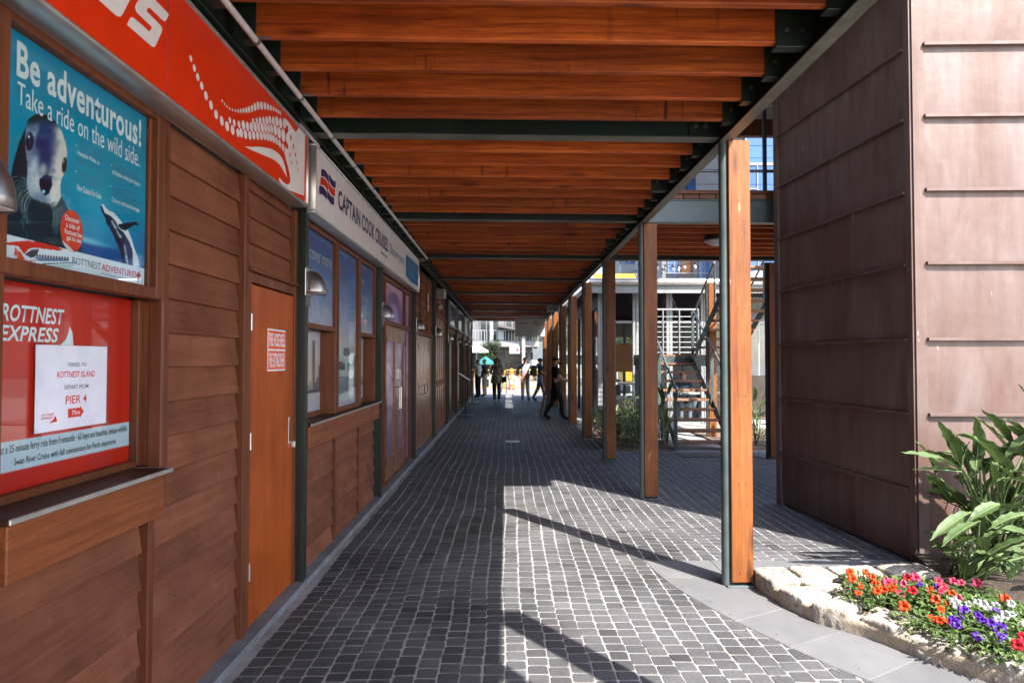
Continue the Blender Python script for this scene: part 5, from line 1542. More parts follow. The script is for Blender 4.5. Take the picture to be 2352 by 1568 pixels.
for k in range(16):                                       # plants with few or no open blooms fill the bed
    for _ in range(40):
        x, y = frng.uniform(2.25, 3.15), frng.uniform(3.25, 4.5)
        if in_poly(x, y, [(2.30, 4.45), (2.36, 4.15), (2.56, 3.85), (2.74, 3.55), (3.0, 3.25), (3.3, 3.3), (3.1, 3.9), (2.85, 4.3), (2.5, 4.5)]) and all(math.hypot(p['x']-x, p['y']-y) > .10 for p in plants): break
    plants.append(dict(c=None, x=x, y=y, f=[]))
for p in plants:
    if p['f']:
        p['x'] = sum(f[0] for f in p['f'])/len(p['f']); p['y'] = sum(f[1] for f in p['f'])/len(p['f'])
    zt = (sum(f[2] for f in p['f'])/len(p['f']) if p['f'] else .19)
    nm = {'orange': 'orange', 'pink': 'pink', 'red': 'crimson', 'white': 'white', 'purple': 'deep purple'}.get(p['c'])
    t = thing('petunia', f'petunia plant with {nm} flowers in the limestone edged bed' if nm else 'bushy green petunia without open flowers in the limestone edged bed', 'flower',
              (p['x'], p['y'], .09), f'{nm} petunias' if nm else 'leafy petunias')
    g = Geo(); rad = .085 + .014*len(p['f'])
    for _ in range(95):
        a = frng.uniform(0, 6.283); r = rad*math.sqrt(frng.random()); h = frng.random()**.6
        c = Vector((p['x']+r*math.cos(a), p['y']+r*math.sin(a), .10+(zt-.115)*h*(1-.35*(r/rad)**2)))
        d = Vector((math.cos(a+frng.uniform(-.9, .9)), math.sin(a+frng.uniform(-.9, .9)), frng.uniform(-.1, .8)))
        leaf_quads(g, c, d, Vector((0, 0, 1)), frng.uniform(.035, .06), frng.uniform(.018, .030))
    for _ in range(7):
        a = frng.uniform(0, 6.283); r = rad*.7*frng.random()
        g.tube([(p['x'], p['y'], .09), (p['x']+r*math.cos(a), p['y']+r*math.sin(a), zt-.03)], .0022, 4)
    g.build('foliage', M['petleaf'], t)
    for f in p['f']:
        q = Vector((frng.uniform(-.6, .1), frng.uniform(-1.1, -.2), frng.uniform(.4, 1.0))).to_track_quat('Z', 'Y').to_euler()
        o = link('flower', frng.choice(FLM[p['c']]), t, f, q); s = frng.uniform(.62, 1.02); o.scale = (s, s, s)
# ------------------------------------------------------------------ bird of paradise
def paddle_leaf(g, B, T, W, bend, roll, mi=(0, 1)):
    """blade from base B to tip T with a midrib, side fold and droop"""
    B, T = Vector(B), Vector(T); d = T-B; L = d.length; d.normalize()
    s = d.cross(Vector((0, 0, 1)))
    if s.length < .05: s = Vector((1, 0, 0))
    s.normalize(); u = s.cross(d).normalized()
    s = (s*math.cos(roll)+u*math.sin(roll)); u = s.cross(d).normalized()
    n = 14; vs = []; rr = random.random()*9
    for i in range(n+1):
        t = i/n
        w = W*.5*(math.sin(math.pi*min(1, t*1.02+.02))**.62)*(1-.25*t) if 0 < i < n else .002
        c = B+d*L*t+u*(bend*L*(math.sin(math.pi*t)))
        tear = .003*math.sin(i*2.7+rr)
        for k, e in ((-1, 1), (-.5, .55), (0, 0), (.5, .55), (1, 1)):
            ww = w*k + (tear*k if abs(k) == 1 and w > .02 else 0)
            vs.append(c+s*ww+u*(abs(w)*.42*e*e + .006*math.sin(i*1.9+k*3+rr)*abs(k)))
    fs = [(i*5+k, i*5+k+1, (i+1)*5+k+1, (i+1)*5+k) for i in range(n) for k in range(4)]
    g.add(vs, fs, 0)
    g.tube([B+d*L*t+u*(bend*L*math.sin(math.pi*t)+.001) for t in [k/8 for k in range(9)]], [.006*(1-.8*k/8) for k in range(9)], 5, 1)
def strel_plant(label, base, leaves, group):
    t = thing('bird_of_paradise', label, 'plant', (base[0], base[1], .09), group)
    for (B, T, W, bend, roll) in leaves:
        g = Geo(); paddle_leaf(g, B, T, W*.82, bend, roll); lf = g.build('leaf', [M['strel'], M['rib']], t, smooth=True)
        b0 = Vector((base[0]+random.uniform(-.09, .09), base[1]+random.uniform(-.06, .06), .08)); B = Vector(B)
        mid = b0.lerp(B, .55)+Vector((0, 0, .10))
        Geo().tube([b0, b0.lerp(mid, .5)+Vector((0, 0, .03)), mid, mid.lerp(B, .55)+Vector((0, 0, .02)), B], [.010, .009, .008, .007, .005], 6).build('stalk', M['rib'], lf, smooth=True)
def c5(cx, cy, Y): return atY(1952.3+cx*.2563, 918.7+cy*.2563, Y)
LV = [((990,610),(460,465),.115,4.72),((1000,640),(565,622),.085,4.62),((985,590),(640,450),.11,4.85),((1410,500),(915,300),.125,4.82),((1260,560),(945,430),.12,4.95),((1420,430),(1140,150),.13,5.0),((1460,400),(1190,90),.12,4.9),
      ((1640,380),(1370,160),.12,5.02),((1650,440),(1385,210),.12,4.8),((1700,560),(1430,440),.12,4.75),((1340,930),(1070,1075),.125,4.45),((1160,1080),(810,1310),.12,4.42),((1080,1000),(710,1250),.115,4.55),((1600,1020),(1240,1160),.11,4.38),
      ((1170,1260),(1430,1180),.10,4.55),((1310,930),(1600,990),.11,4.5),((1340,1450),(1100,1360),.10,4.35),((1000,1600),(1040,1410),.10,4.5),((1460,640),(1260,505),.13,4.75),((1450,715),(1250,560),.12,4.65),((1600,745),(1320,722),.09,4.55),
      ((1600,640),(1430,655),.09,4.7),((1330,835),(1265,540),.10,4.6),((1600,1400),(1450,1340),.12,4.2),((1170,640),(1090,705),.13,4.6),((1150,500),(1130,640),.10,4.66),((1700,900),(1480,860),.12,4.6),((1250,1290),(1000,1300),.09,4.6),((1500,1500),(1330,1530),.11,4.25),((1430,1600),(1560,1440),.14,4.1)]
A_, B_, C_ = [], [], []
for (b, tp, w, Y) in LV:
    Bp, Tp = c5(*b, Y), c5(*tp, Y-.06+random.uniform(-.10, .06))
    e = (Bp, Tp, w, random.uniform(.02, .08), random.uniform(-.5, .5))
    (A_ if Bp[0] < 3.02 else (B_ if Bp[2] > .62 else C_)).append(e)
for k in range(16):                                       # leaves past the right edge of the view
    a = random.uniform(-.7, .9); z = random.uniform(.5, 1.25); y = random.uniform(4.4, 5.05)
    Bp = (3.75+random.uniform(-.2, .35), y, z); Tp = (Bp[0]+.45*math.sin(a), y-.12*random.random(), z+.35*math.cos(a))
    B_.append((Bp, Tp, .125, .05, random.uniform(-.5, .5)))
for k in range(34):                                       # dense heart of the clump
    x, y = random.uniform(3.15, 3.85), random.uniform(4.6, 5.12); a = random.uniform(-1.3, 1.2); z = random.uniform(.30, .90)
    Bp = (x, y, z); B_.append((Bp, (x+.42*math.sin(a), y-random.uniform(.0, .2), z+.34*math.cos(a)), random.uniform(.10, .14), random.uniform(.03, .09), random.uniform(-.7, .7)))
for k in range(30):                                       # low young leaves at the foot
    x, y = random.uniform(2.92, 3.85), random.uniform(4.3, 5.0); a = random.uniform(0, 6.28)
    Bp = (x, y, random.uniform(.16, .40)); C_.append((Bp, (x+.24*math.cos(a), y+.12*math.sin(a)-.1, Bp[2]+random.uniform(-.05, .2)), .095, .06, random.uniform(-.5, .5)))
strel_plant('bird of paradise plant with long leaves reaching past the copper corner', (3.12, 4.86), A_, 'bird of paradise plants')
strel_plant('tall bird of paradise clump in front of the sunlit copper wall', (3.55, 4.98), B_, 'bird of paradise plants')
strel_plant('low bird of paradise leaves behind the petunias', (3.2, 4.72), C_, 'bird of paradise plants')
# ------------------------------------------------------------------ shrubs and strap plants by the stairs
def shrub(label, x, y, r, h, n, mat, L, group, z0=.03):
    t = thing('shrub', label, 'shrub', (x, y, z0), group)
    g = Geo()
    for _ in range(n):
        a = random.uniform(0, 6.283); q = random.random()**.5; z = random.random()
        c = Vector((x+r*q*math.cos(a), y+r*q*math.sin(a), z0+.04+h*z*(1-.4*q*q)))
        d = Vector((math.cos(a)+random.uniform(-.6, .6), math.sin(a)+random.uniform(-.6, .6), random.uniform(-.3, .9)))
        leaf_quads(g, c, d, Vector((0, 0, 1)), L*random.uniform(.7, 1.3), L*.42)
    g.build('foliage', mat, t)
    g = Geo()
    for _ in range(8):
        a = random.uniform(0, 6.283); g.tube([(x, y, z0-.01), (x+r*.5*math.cos(a), y+r*.5*math.sin(a), z0+h*.75)], .006, 5)
    g.build('stems', M['bark'], t)
for i, (x, y, r, h) in enumerate(((1.98, 12.5, .24, .5), (2.3, 12.2, .30, .72), (2.62, 12.35, .30, .7), (2.15, 13.1, .32, .8), (2.6, 13.2, .34, .85), (2.1, 14.1, .3, .6), (2.55, 14.3, .34, .8), (1.98, 15.2, .26, .5))):
    shrub('glossy leaved shrub in the shaded bed beside the staircase', x, y, r, h, 260, M['shrub'], .10, 'shrubs by the stairs')
for i, (x, y) in enumerate(((4.6, 12.6), (5.1, 13.0), (4.9, 12.35))):
    shrub('bright green low plant in the bed behind the staircase', x, y, .22, .3, 160, M['petleaf'], .07, 'low plants behind the stairs')
for k, (x, y, lab) in enumerate(((2.86, 12.35, 'broad leaved strap plant against the stair stringer'), (4.75, 13.1, 'tall pale leaved plant behind the narrow column'), (2.05, 13.6, 'small strap plant between two canopy columns'))):
    L_ = []
    for i in range(11):
        a = random.uniform(0, 6.283); r = random.uniform(.05, .2); z = random.uniform(.35, .95)*(1 if k < 2 else .55)
        Bp = (x+r*math.cos(a), y+r*math.sin(a), z); L_.append((Bp, (x+(r+.2)*math.cos(a), y+(r+.2)*math.sin(a), z+random.uniform(.0, .4)), .11, .05, random.uniform(-.6, .6)))
    strel_plant(lab, (x, y), L_, 'strap plants')
ag = thing('agave', 'spiky agave in a pale box outside the cafe', 'plant', (4.15, 28.6, 0))
Geo().cbox(3.6, 4.75, 28.35, 28.9, -.03, .75, .01).build('planter_box', M['greywall'], ag)
for i in range(30):
    a = random.uniform(0, 6.283); tl = random.uniform(.1, .75); x = 4.15+random.uniform(-.35, .35)
    g = Geo(); b = Vector((x, 28.6, .74)); tpt = b+Vector((math.sin(tl)*math.cos(a)*.8, math.sin(tl)*math.sin(a)*.5, .85*math.cos(tl)))
    g.tube([b, b.lerp(tpt, .4), tpt], [.03, .045, .003], 5); g.build('leaf', M['agave'], ag)
# ------------------------------------------------------------------ people
def fabric(name, c, c2=None, scale=30): return surf('cloth_'+name, c, c2 or tuple(x*.7 for x in c), scale, .85, .2, 200, spec=.2)
SKIN = surf('skin', (.45, .24, .16), (.38, .19, .125), 10, .5, .03, 90)
CL = dict(black=fabric('black', (.012, .012, .014)), white=fabric('white', (.62, .60, .58)), khaki=fabric('khaki', (.34, .27, .20)), pale=fabric('pale', (.50, .51, .55)),
          floral=fabric('floral', (.50, .52, .60), (.08, .11, .20), 22), camo=fabric('camo', (.38, .34, .26), (.09, .095, .07), 16), navy=fabric('navy', (.025, .035, .06)),
          short=fabric('shorts', (.17, .21, .28)), olive=fabric('olive', (.10, .11, .065)), shoe=fabric('shoe', (.10, .11, .14)), tan=fabric('tan', (.35, .24, .15)), dkgreen=fabric('darkgreen', (.02, .03, .018)))
HAIR = dict(dark=fabric('hair_dark', (.012, .009, .007)), grey=fabric('hair_grey', (.35, .33, .31)), brown=fabric('hair_auburn', (.13, .055, .025)), bald=None)
RS = dict(hip=1.25, knee=1.42, ankle=1.5, ball=1.35, toe=1.3, sh=1.2, elb=1.35, wri=1.4, palm=1.2, neck0=1.1, neck1=1.15, jaw=1.12, skull=1.12, crown=1.1, nose=1.0)
def person(label, loc, yaw, H, wear, hair, joints, group='people in the walkway', extras=()):
    """wear: top, sleeve, bottom, calf, shoe. joints override the standing pose (facing +y, for a 1.70 m body)"""
    J = dict(pelvis=(0, 0, .95), belly=(0, .015, 1.10), chest=(0, 0, 1.30), neck0=(0, -.01, 1.44), neck1=(0, .0, 1.50), jaw=(0, .035, 1.555), skull=(0, .005, 1.625), crown=(0, 0, 1.668), nose=(0, .118, 1.585))
    for s, n in ((-1, 'L'), (1, 'R')):
        J.update({f'hip{n}': (s*.085, 0, .90), f'knee{n}': (s*.095, .01, .50), f'ankle{n}': (s*.10, -.02, .09), f'ball{n}': (s*.115, .10, .035), f'toe{n}': (s*.12, .17, .03),
                  f'sh{n}': (s*.165, -.01, 1.40), f'elb{n}': (s*.235, -.02, 1.13), f'wri{n}': (s*.25, .06, .89), f'palm{n}': (s*.25, .09, .82)})
    J.update(joints)
    rad = dict(pelvis=(.155, .115), belly=(.145, .11), chest=(.165, .115), neck0=(.075, .07), neck1=(.052, .055), jaw=(.062, .075), skull=(.078, .095), crown=(.045, .06), nose=(.012, .012),
               hip=(.088, .088), knee=(.056, .056), ankle=(.038, .040), ball=(.042, .030), toe=(.032, .022), sh=(.062, .060), elb=(.042, .042), wri=(.027, .030), palm=(.040, .022))
    E = [('pelvis', 'belly', 'top'), ('belly', 'chest', 'top'), ('chest', 'neck0', 'top'), ('neck0', 'neck1', 'skin'), ('neck1', 'jaw', 'skin'), ('jaw', 'skull', 'skin'), ('skull', 'crown', 'skin'), ('jaw', 'nose', 'skin')]
    for n in 'LR':
        E += [('pelvis', 'hip'+n, 'bottom'), ('hip'+n, 'knee'+n, 'bottom'), ('knee'+n, 'ankle'+n, 'calf'), ('ankle'+n, 'ball'+n, 'shoe'), ('ball'+n, 'toe'+n, 'shoe'),
              ('chest', 'sh'+n, 'top'), ('sh'+n, 'elb'+n, 'top'), ('elb'+n, 'wri'+n, 'sleeve'), ('wri'+n, 'palm'+n, 'skin')]
        w, p = Vector(J['wri'+n]), Vector(J['palm'+n]); d = (p-w).normalized()
        sd = d.cross(Vector((0, 1, 0) if abs(d.y) < .8 else (0, 0, 1))).normalized(); up = sd.cross(d)
        for k in range(4):                                # four fingers, gently curled
            ln = (.062, .074, .070, .055)[k]; b = p+sd*(.024*(1.5-k)*.7)+d*.02
            J[f'f{k}a{n}'] = tuple(b+d*ln*.55-up*.006); J[f'f{k}b{n}'] = tuple(b+d*ln-up*.022)
            E += [('palm'+n, f'f{k}a{n}', 'skin'), (f'f{k}a{n}', f'f{k}b{n}', 'skin')]
        sg = 1 if n == 'L' else -1
        J[f'ta{n}'] = tuple(w+d*.035+sd*.034*sg); J[f'tb{n}'] = tuple(w+d*.075+sd*.050*sg)
        E += [('wri'+n, f'ta{n}', 'skin'), (f'ta{n}', f'tb{n}', 'skin')]
    names = list(J); k = H/1.70
    me = bpy.data.meshes.new('body')
    me.from_pydata([tuple(c*k for c in J[n]) for n in names], [(names.index(a), names.index(b)) for a, b, _ in E], [])
    ob = bpy.data.objects.new('body_tmp', me); COL.objects.link(ob)
    sk = ob.modifiers.new('Skin', 'SKIN'); sk.use_smooth_shade = True; sk.branch_smoothing = .3
    ss = ob.modifiers.new('Sub', 'SUBSURF'); ss.levels = 1; ss.render_levels = 1
    lay = me.skin_vertices[0].data
    for i, n in enumerate(names):
        base = n if n in rad else n[:-1]
        r = rad.get(base, (.010, .010)); q_ = RS.get(base, 1.12); lay[i].radius = (r[0]*k*q_, r[1]*k*q_); lay[i].use_root = (n == 'pelvis')
    dg = bpy.context.evaluated_depsgraph_get(); dg.update()
    new = bpy.data.meshes.new_from_object(ob.evaluated_get(dg)); bpy.data.objects.remove(ob)
    kinds = ['skin', 'top', 'sleeve', 'bottom', 'calf', 'shoe']
    new.materials.clear()
    for q in kinds: new.materials.append(SKIN if q == 'skin' else (wear.get(q) or SKIN))
    A = np.array([[c*k for c in J[a]] for a, b, _ in E]); B = np.array([[c*k for c in J[b]] for a, b, _ in E]); KI = [kinds.index(c) for *_, c in E]
    D = B-A; DD = (D*D).sum(1)
    elen = wear.get('short_sleeve', False)
    for f in new.polygons:
        c = np.array(f.center); t = np.clip(((c-A)*D).sum(1)/DD, 0, 1); d = np.linalg.norm(c-(A+D*t[:, None]), axis=1); i = int(d.argmin())
        ki = KI[i]
        if E[i][0].startswith('pelvis') and E[i][1] == 'belly' and c[2] < .97*k: ki = kinds.index('bottom')
        if elen and E[i][0].startswith('sh') and t[i] > .72: ki = 0
        if wear.get('short_leg') and E[i][1].startswith('knee') and t[i] > .93: ki = 0
        f.material_index = ki; f.use_smooth = True
    t = thing('person', label, 'person', loc, group)
    t.rotation_euler = (0, 0, yaw)
    def add(name, mesh, mat=None):
        o = bpy.data.objects.new(name, mesh); COL.objects.link(o); o.parent = t
        return o
    add('body', new)
    if hair and HAIR.get(hair):
        g = Geo(); sk_, jw = Vector(J['skull'])*k, Vector(J['jaw'])*k; n1, n2 = 14, 10; vs = []
        for i in range(n1+1):
            ph = math.pi*.60*i/n1
            for j in range(n2*2):
                th = math.pi*j/n2
                front = max(0, math.sin(th))
                p2 = ph*(1-.42*front)
                wv = 1+.03*math.sin(j*5.0+i)
                vs.append(sk_+Vector((.094*k*math.sin(p2)*math.cos(th)*wv, -.006+.108*k*math.sin(p2)*math.sin(th)*wv, -.005+.078*k*math.cos(p2)*wv)))
        m = n2*2; fs = [(i*m+j, (i+1)*m+j, (i+1)*m+(j+1) % m, i*m+(j+1) % m) for i in range(n1) for j in range(m)]
        g.add(vs, fs)
        if wear.get('long_hair'):
            for sx in (-1, 1): g.tube([sk_+Vector((sx*.07*k, -.03, .0)), sk_+Vector((sx*.09*k, -.02, -.09)), sk_+Vector((sx*.07*k, -.03, -.17))], [.035, .045, .02], 7)
        add('hair', g.mesh('hair', HAIR[hair], True))
        if wear.get('beard'):
            g = Geo(); g.tube([jw+Vector((-.062, .0, .02)), jw+Vector((-.045, .055, -.025)), jw+Vector((0, .078, -.035)), jw+Vector((.045, .055, -.025)), jw+Vector((.062, .0, .02))], [.012, .022, .028, .022, .012], 7)
            add('beard', g.mesh('beard', HAIR[hair], True))
    sk_ = Vector(J['skull'])*k
    for sx in (-1, 1):
        g = Geo(); g.tube([sk_+Vector((sx*.030, .094, -.012)), sk_+Vector((sx*.030, .104, -.012))], .009, 6); add('eye', g.mesh('eye', HAIR['dark']))
        g = Geo(); g.tube([sk_+Vector((sx*.078, .0, -.045)), sk_+Vector((sx*.090, -.008, -.01)), sk_+Vector((sx*.080, -.005, .015))], [.008, .014, .008], 6); add('ear', g.mesh('ear', SKIN, True))
    for nm, fn, mat in extras:
        g = Geo(); fn(g, k, J); add(nm, g.mesh(nm, mat, True))
    return t
def gp(px, py): x, y = grd(px, py); return (x, y, -.002)
# man in black apron stepping past the column
def apron(g, k, J):
    P = []
    for i, (z, w, d) in enumerate(((1.06, .150, .125), (.90, .165, .150), (.72, .165, .155), (.52, .17, .16))):
        for a in [-1.7+3.4*q/10 for q in range(11)]: P.append((w*math.sin(a)*k, d*math.cos(a)*k+.02, z*k))
    g.add(P, [(r*11+c, r*11+c+1, (r+1)*11+c+1, (r+1)*11+c) for r in range(3) for c in range(10)])
person('man in black shirt and long black apron walking past a column', gp(1276, 962), R(-80), 1.66, dict(top=CL['black'], sleeve=None, bottom=CL['black'], calf=CL['black'], shoe=CL['black'], short_sleeve=True, beard=True), 'dark',
       dict(kneeR=(.10, .14, .51), ankleR=(.10, .16, .10), ballR=(.11, .28, .035), toeR=(.11, .35, .03), kneeL=(-.09, -.06, .50), ankleL=(-.10, -.27, .12), ballL=(-.11, -.17, .04), toeL=(-.11, -.10, .03),
            elbR=(.23, .05, 1.14), wriR=(.20, .30, 1.06), palmR=(.19, .37, 1.06), elbL=(-.23, .04, 1.14), wriL=(-.17, .28, 1.04), palmL=(-.16, .35, 1.04)), extras=(('apron', apron, CL['black']),))
# woman walking towards the camera, patterned tunic
def tunic(g, k, J):
    P = []
    for z, w, d in ((1.12, .17, .13), (.98, .20, .15), (.86, .225, .165), (.74, .235, .17)):
        for a in [2*math.pi*q/16 for q in range(16)]: P.append(((w+.012*math.sin(a*5))*math.cos(a)*k, (d+.012*math.sin(a*4))*math.sin(a)*k, z*k))
    g.add(P, [(r*16+c, (r+1)*16+c, (r+1)*16+(c+1) % 16, r*16+(c+1) % 16) for r in range(3) for c in range(16)])
def handbag(g, k, J):
    g.cbox(-.36*k, -.20*k, -.02, .10, .78*k, .98*k, .02); g.tube([(-.34*k, .04, .97*k), (-.2*k, 0, 1.42*k), (-.21*k, .04, .97*k)], .008, 5)
def leaflet(g, k, J): g.box(-.16*k, -.02*k, .27*k, .28*k, .99*k, 1.06*k)
person('woman with auburn hair in a mottled tunic and dark leggings walking', gp(1141, 924), R(180), 1.66, dict(top=CL['camo'], sleeve=CL['camo'], bottom=CL['dkgreen'], calf=CL['dkgreen'], shoe=CL['tan'], long_hair=True), 'brown',
       dict(kneeL=(-.09, .16, .50), ankleL=(-.09, .05, .12), ballL=(-.10, .16, .06), toeL=(-.10, .22, .04), ankleR=(.08, .06, .09), ballR=(.085, .17, .035), toeR=(.09, .23, .03), kneeR=(.09, .08, .50),
            elbR=(.24, .04, 1.14), wriR=(.10, .23, 1.07), palmR=(.03, .26, 1.07), elbL=(-.24, .04, 1.14), wriL=(-.12, .22, 1.05), palmL=(-.05, .25, 1.05)),
       extras=(('tunic_skirt', tunic, CL['camo']), ('handbag', handbag, CL['black']), ('leaflet', leaflet, CL['white'])))
person('man in a floral shirt and pale trousers with hand on hip', gp(1206, 919), R(178), 1.68, dict(top=CL['floral'], sleeve=None, bottom=CL['pale'], calf=CL['pale'], shoe=CL['shoe'], short_sleeve=True), 'grey',
       dict(elbL=(-.33, -.06, 1.16), wriL=(-.20, .05, .99), palmL=(-.14, .08, .96), elbR=(.32, -.04, 1.15), wriR=(.26, .05, .96), palmR=(.20, .09, .92), ankleL=(-.14, .02, .09), ballL=(-.16, .13, .035), toeL=(-.17, .2, .03)))
def pack(g, k, J):
    g.cbox(-.16*k, .16*k, -.34*k, -.13*k, .98*k, 1.44*k, .06); g.cbox(-.12*k, .12*k, -.40*k, -.335*k, 1.02*k, 1.24*k, .03)
    for s in (-1, 1): g.tube([(s*.11*k, -.14*k, 1.40*k), (s*.12*k, 0, 1.455*k), (s*.12*k, .12*k, 1.33*k), (s*.14*k, .05*k, 1.08*k), (s*.13*k, -.14*k, 1.02*k)], .014, 5)
def cap(g, k, J):
    s = Vector(J['skull'])*k
    g.lathe([(.104*k, -.005), (.104*k, .02), (.09*k, .06), (.05*k, .088), (0, .096)], 16, s); g.cbox(s.x-.07, s.x+.07, s.y+.07, s.y+.19, s.z+.0, s.z+.014, .006)
person('man in dark cap and shorts carrying an olive backpack', gp(1240, 920), R(-95), 1.63, dict(top=CL['navy'], sleeve=None, bottom=CL['short'], calf=None, shoe=CL['shoe'], short_sleeve=True, short_leg=True), 'dark',
       dict(kneeR=(.09, .13, .50), ankleR=(.09, .22, .10), ballR=(.10, .34, .04), toeR=(.10, .40, .03), kneeL=(-.09, -.08, .50), ankleL=(-.09, -.28, .13), ballL=(-.10, -.18, .04), toeL=(-.10, -.11, .03),
            elbR=(.22, .06, 1.14), wriR=(.17, .27, 1.08), palmR=(.15, .34, 1.09)), extras=(('backpack', pack, CL['olive']), ('cap', cap, CL['navy'])))
def bag2(g, k, J): g.cbox(.22*k, .30*k, -.10, .14, .42*k, .78*k, .02)
person('fair haired person in pale shirt leaning on the kiosk counter', gp(1098, 912), R(60), 1.60, dict(top=CL['white'], sleeve=None, bottom=CL['black'], calf=CL['black'], shoe=CL['black'], short_sleeve=True), 'grey',
       dict(elbL=(-.22, .10, 1.18), wriL=(-.16, .32, 1.16), palmL=(-.15, .40, 1.16), elbR=(.23, .08, 1.16), wriR=(.18, .30, 1.12), palmR=(.17, .37, 1.12)))
person('grey haired man in a dark jacket and khaki shorts at the counter', gp(1113, 910), R(70), 1.62, dict(top=CL['black'], sleeve=CL['black'], bottom=CL['khaki'], calf=None, shoe=CL['shoe'], short_leg=True), 'grey', {}, extras=(('carrier_bag', bag2, CL['white']),))
for i, (x, y, yaw, cl, lab) in enumerate(((3.0, 30.5, 2.4, 'white', 'distant person in white shirt beyond the far columns'), (-2.6, 41, .4, 'pale', 'distant person in a pale blue top near the teal umbrella'), (1.8, 36.5, -.6, 'navy', 'distant person in dark top behind the yellow barrier'))):
    person(lab, (x, y, -.03), yaw, 1.68, dict(top=CL[cl], sleeve=None, bottom=CL['short'], calf=None, shoe=CL['shoe'], short_sleeve=True, short_leg=True), 'brown', {}, 'people beyond the walkway')
for i, (x, y, yaw, cl, lab) in enumerate(((4.75, 18.3, 3.0, 'navy', 'seated diner in dark blue seen through the stair treads'), (5.5, 18.6, 2.2, 'pale', 'seated diner in pale blue inside the cafe'))):
    person(lab, (x, y, -.40), yaw, 1.68, dict(top=CL[cl], sleeve=None, bottom=CL['short'], calf=CL['short'], shoe=CL['shoe'], short_sleeve=True), 'dark',
           {f'knee{n}': (s*.11, .42, .92) for s, n in ((-1, 'L'), (1, 'R'))} | {f'ankle{n}': (s*.11, .44, .50) for s, n in ((-1, 'L'), (1, 'R'))} | {f'ball{n}': (s*.11, .55, .44) for s, n in ((-1, 'L'), (1, 'R'))} | {f'toe{n}': (s*.11, .61, .435) for s, n in ((-1, 'L'), (1, 'R'))}
           | {f'elb{n}': (s*.22, .12, 1.15) for s, n in ((-1, 'L'), (1, 'R'))} | {f'wri{n}': (s*.14, .34, 1.14) for s, n in ((-1, 'L'), (1, 'R'))} | {f'palm{n}': (s*.11, .40, 1.15) for s, n in ((-1, 'L'), (1, 'R'))}, 'diners in the cafe')
    ch = thing('chair', 'dark cafe chair under a seated diner', 'chair', (x, y, 0), 'cafe chairs')
    Geo().cbox(x-.2, x+.2, y-.2, y+.2, .40, .45, .01).build('seat', M['black'], ch)
    for sx in (-1, 1):
        for sy in (-1, 1): Geo().tube([(x+sx*.18, y+sy*.18, .012), (x+sx*.17, y+sy*.17, .40)], .013, 6).build('leg', M['black'], ch)
    Geo().cbox(x-.19, x+.19, y+.19, y+.215, .55, .85, .01).build('backrest', M['black'], ch)
ctb = thing('cafe_table', 'white cafe table between the seated diners', 'table', (4.9, 17.85, 0))
Geo().cbox(4.45, 5.6, 17.5, 18.05, .70, .74, .006).build('table_top', M['whitep'], ctb)
Geo().tube([(5.0, 17.78, .012), (5.0, 17.78, .70)], .03, 8).build('pedestal', M['black'], ctb); Geo().cbox(4.8, 5.2, 17.6, 17.96, .012, .03, .004).build('base', M['black'], ctb)
# ------------------------------------------------------------------ stands and street furniture
ms = thing('menu_stand', 'black pole lectern with slanted white board on a square base', 'stand', (-1.12, 19.3, 0))
Geo().cbox(-1.38, -.92, 19.15, 19.5, .0, .03, .006).build('base', M['black'], ms)
Geo().tube([(-1.15, 19.32, .03), (-1.15, 19.32, 1.10)], .02, 8).build('pole', M['black'], ms)
Geo().prism([(-1.34, 1.22), (-1.02, 1.02), (-1.03, 1.005), (-1.35, 1.205)], 19.2, 19.45, fn=lambda a, b, c: (a, c, b)).build('board', M['signwhite'], ms)
qp = thing('queue_post', 'grey square post on a flat round base beside the counter', 'post', (-1.24, 25.2, 0))
Geo().cbox(-1.46, -1.02, 25.0, 25.4, 0, .035, .006).build('base', M['whitef'], qp)
Geo().cbox(-1.28, -1.20, 25.16, 25.24, .035, 1.08, .004).build('pole', M['galv'], qp)
lb = thing('folded_board', 'dark folded board leaning against the column behind the man in black', 'board', (1.15, 18.6, 0))
A, B = Vector(atY(1246, 955, 18.6)), Vector(atY(1272, 893, 19.3)); A.z = .02
Geo().prism([(A.y, A.z), (A.y+.06, A.z), (B.y+.06, B.z), (B.y, B.z)], A.x, A.x+.06, fn=lambda a, b, c: (c+(b/1.0)*.28, a, b)).build('panel', M['black'], lb)
Geo().prism([(A.y+.1, A.z), (A.y+.14, A.z), (B.y+.12, B.z*.95), (B.y+.08, B.z*.95)], A.x-.1, A.x-.04, fn=lambda a, b, c: (c+(b/1.0)*.28, a, b)).build('panel', M['tread'], lb)
# A-frame tripod
af = thing('tripod_stand', 'white tubular A frame stand between the walking woman and the barrier', 'stand', (-.02, 30, 0))
ax = [atY(1148, 908, 30), atY(1179, 908, 30), atY(1163, 862, 30)]
Geo().tube([(ax[0][0], 30, -.03), (ax[2][0]-.03, 30.15, ax[2][2]+.1)], .022, 8).build('leg', M['whitep'], af)
Geo().tube([(ax[1][0], 30, -.03), (ax[2][0]+.03, 30.15, ax[2][2]+.1)], .022, 8).build('leg', M['whitep'], af)
Geo().tube([(ax[2][0], 30.6, -.03), (ax[2][0], 30.15, ax[2][2]+.1)], .018, 8).build('leg', M['whitep'], af)
Geo().tube([(ax[0][0]+.13, 30.05, .36), (ax[1][0]-.13, 30.05, .36)], .016, 8).build('cross_bar', M['whitep'], af)
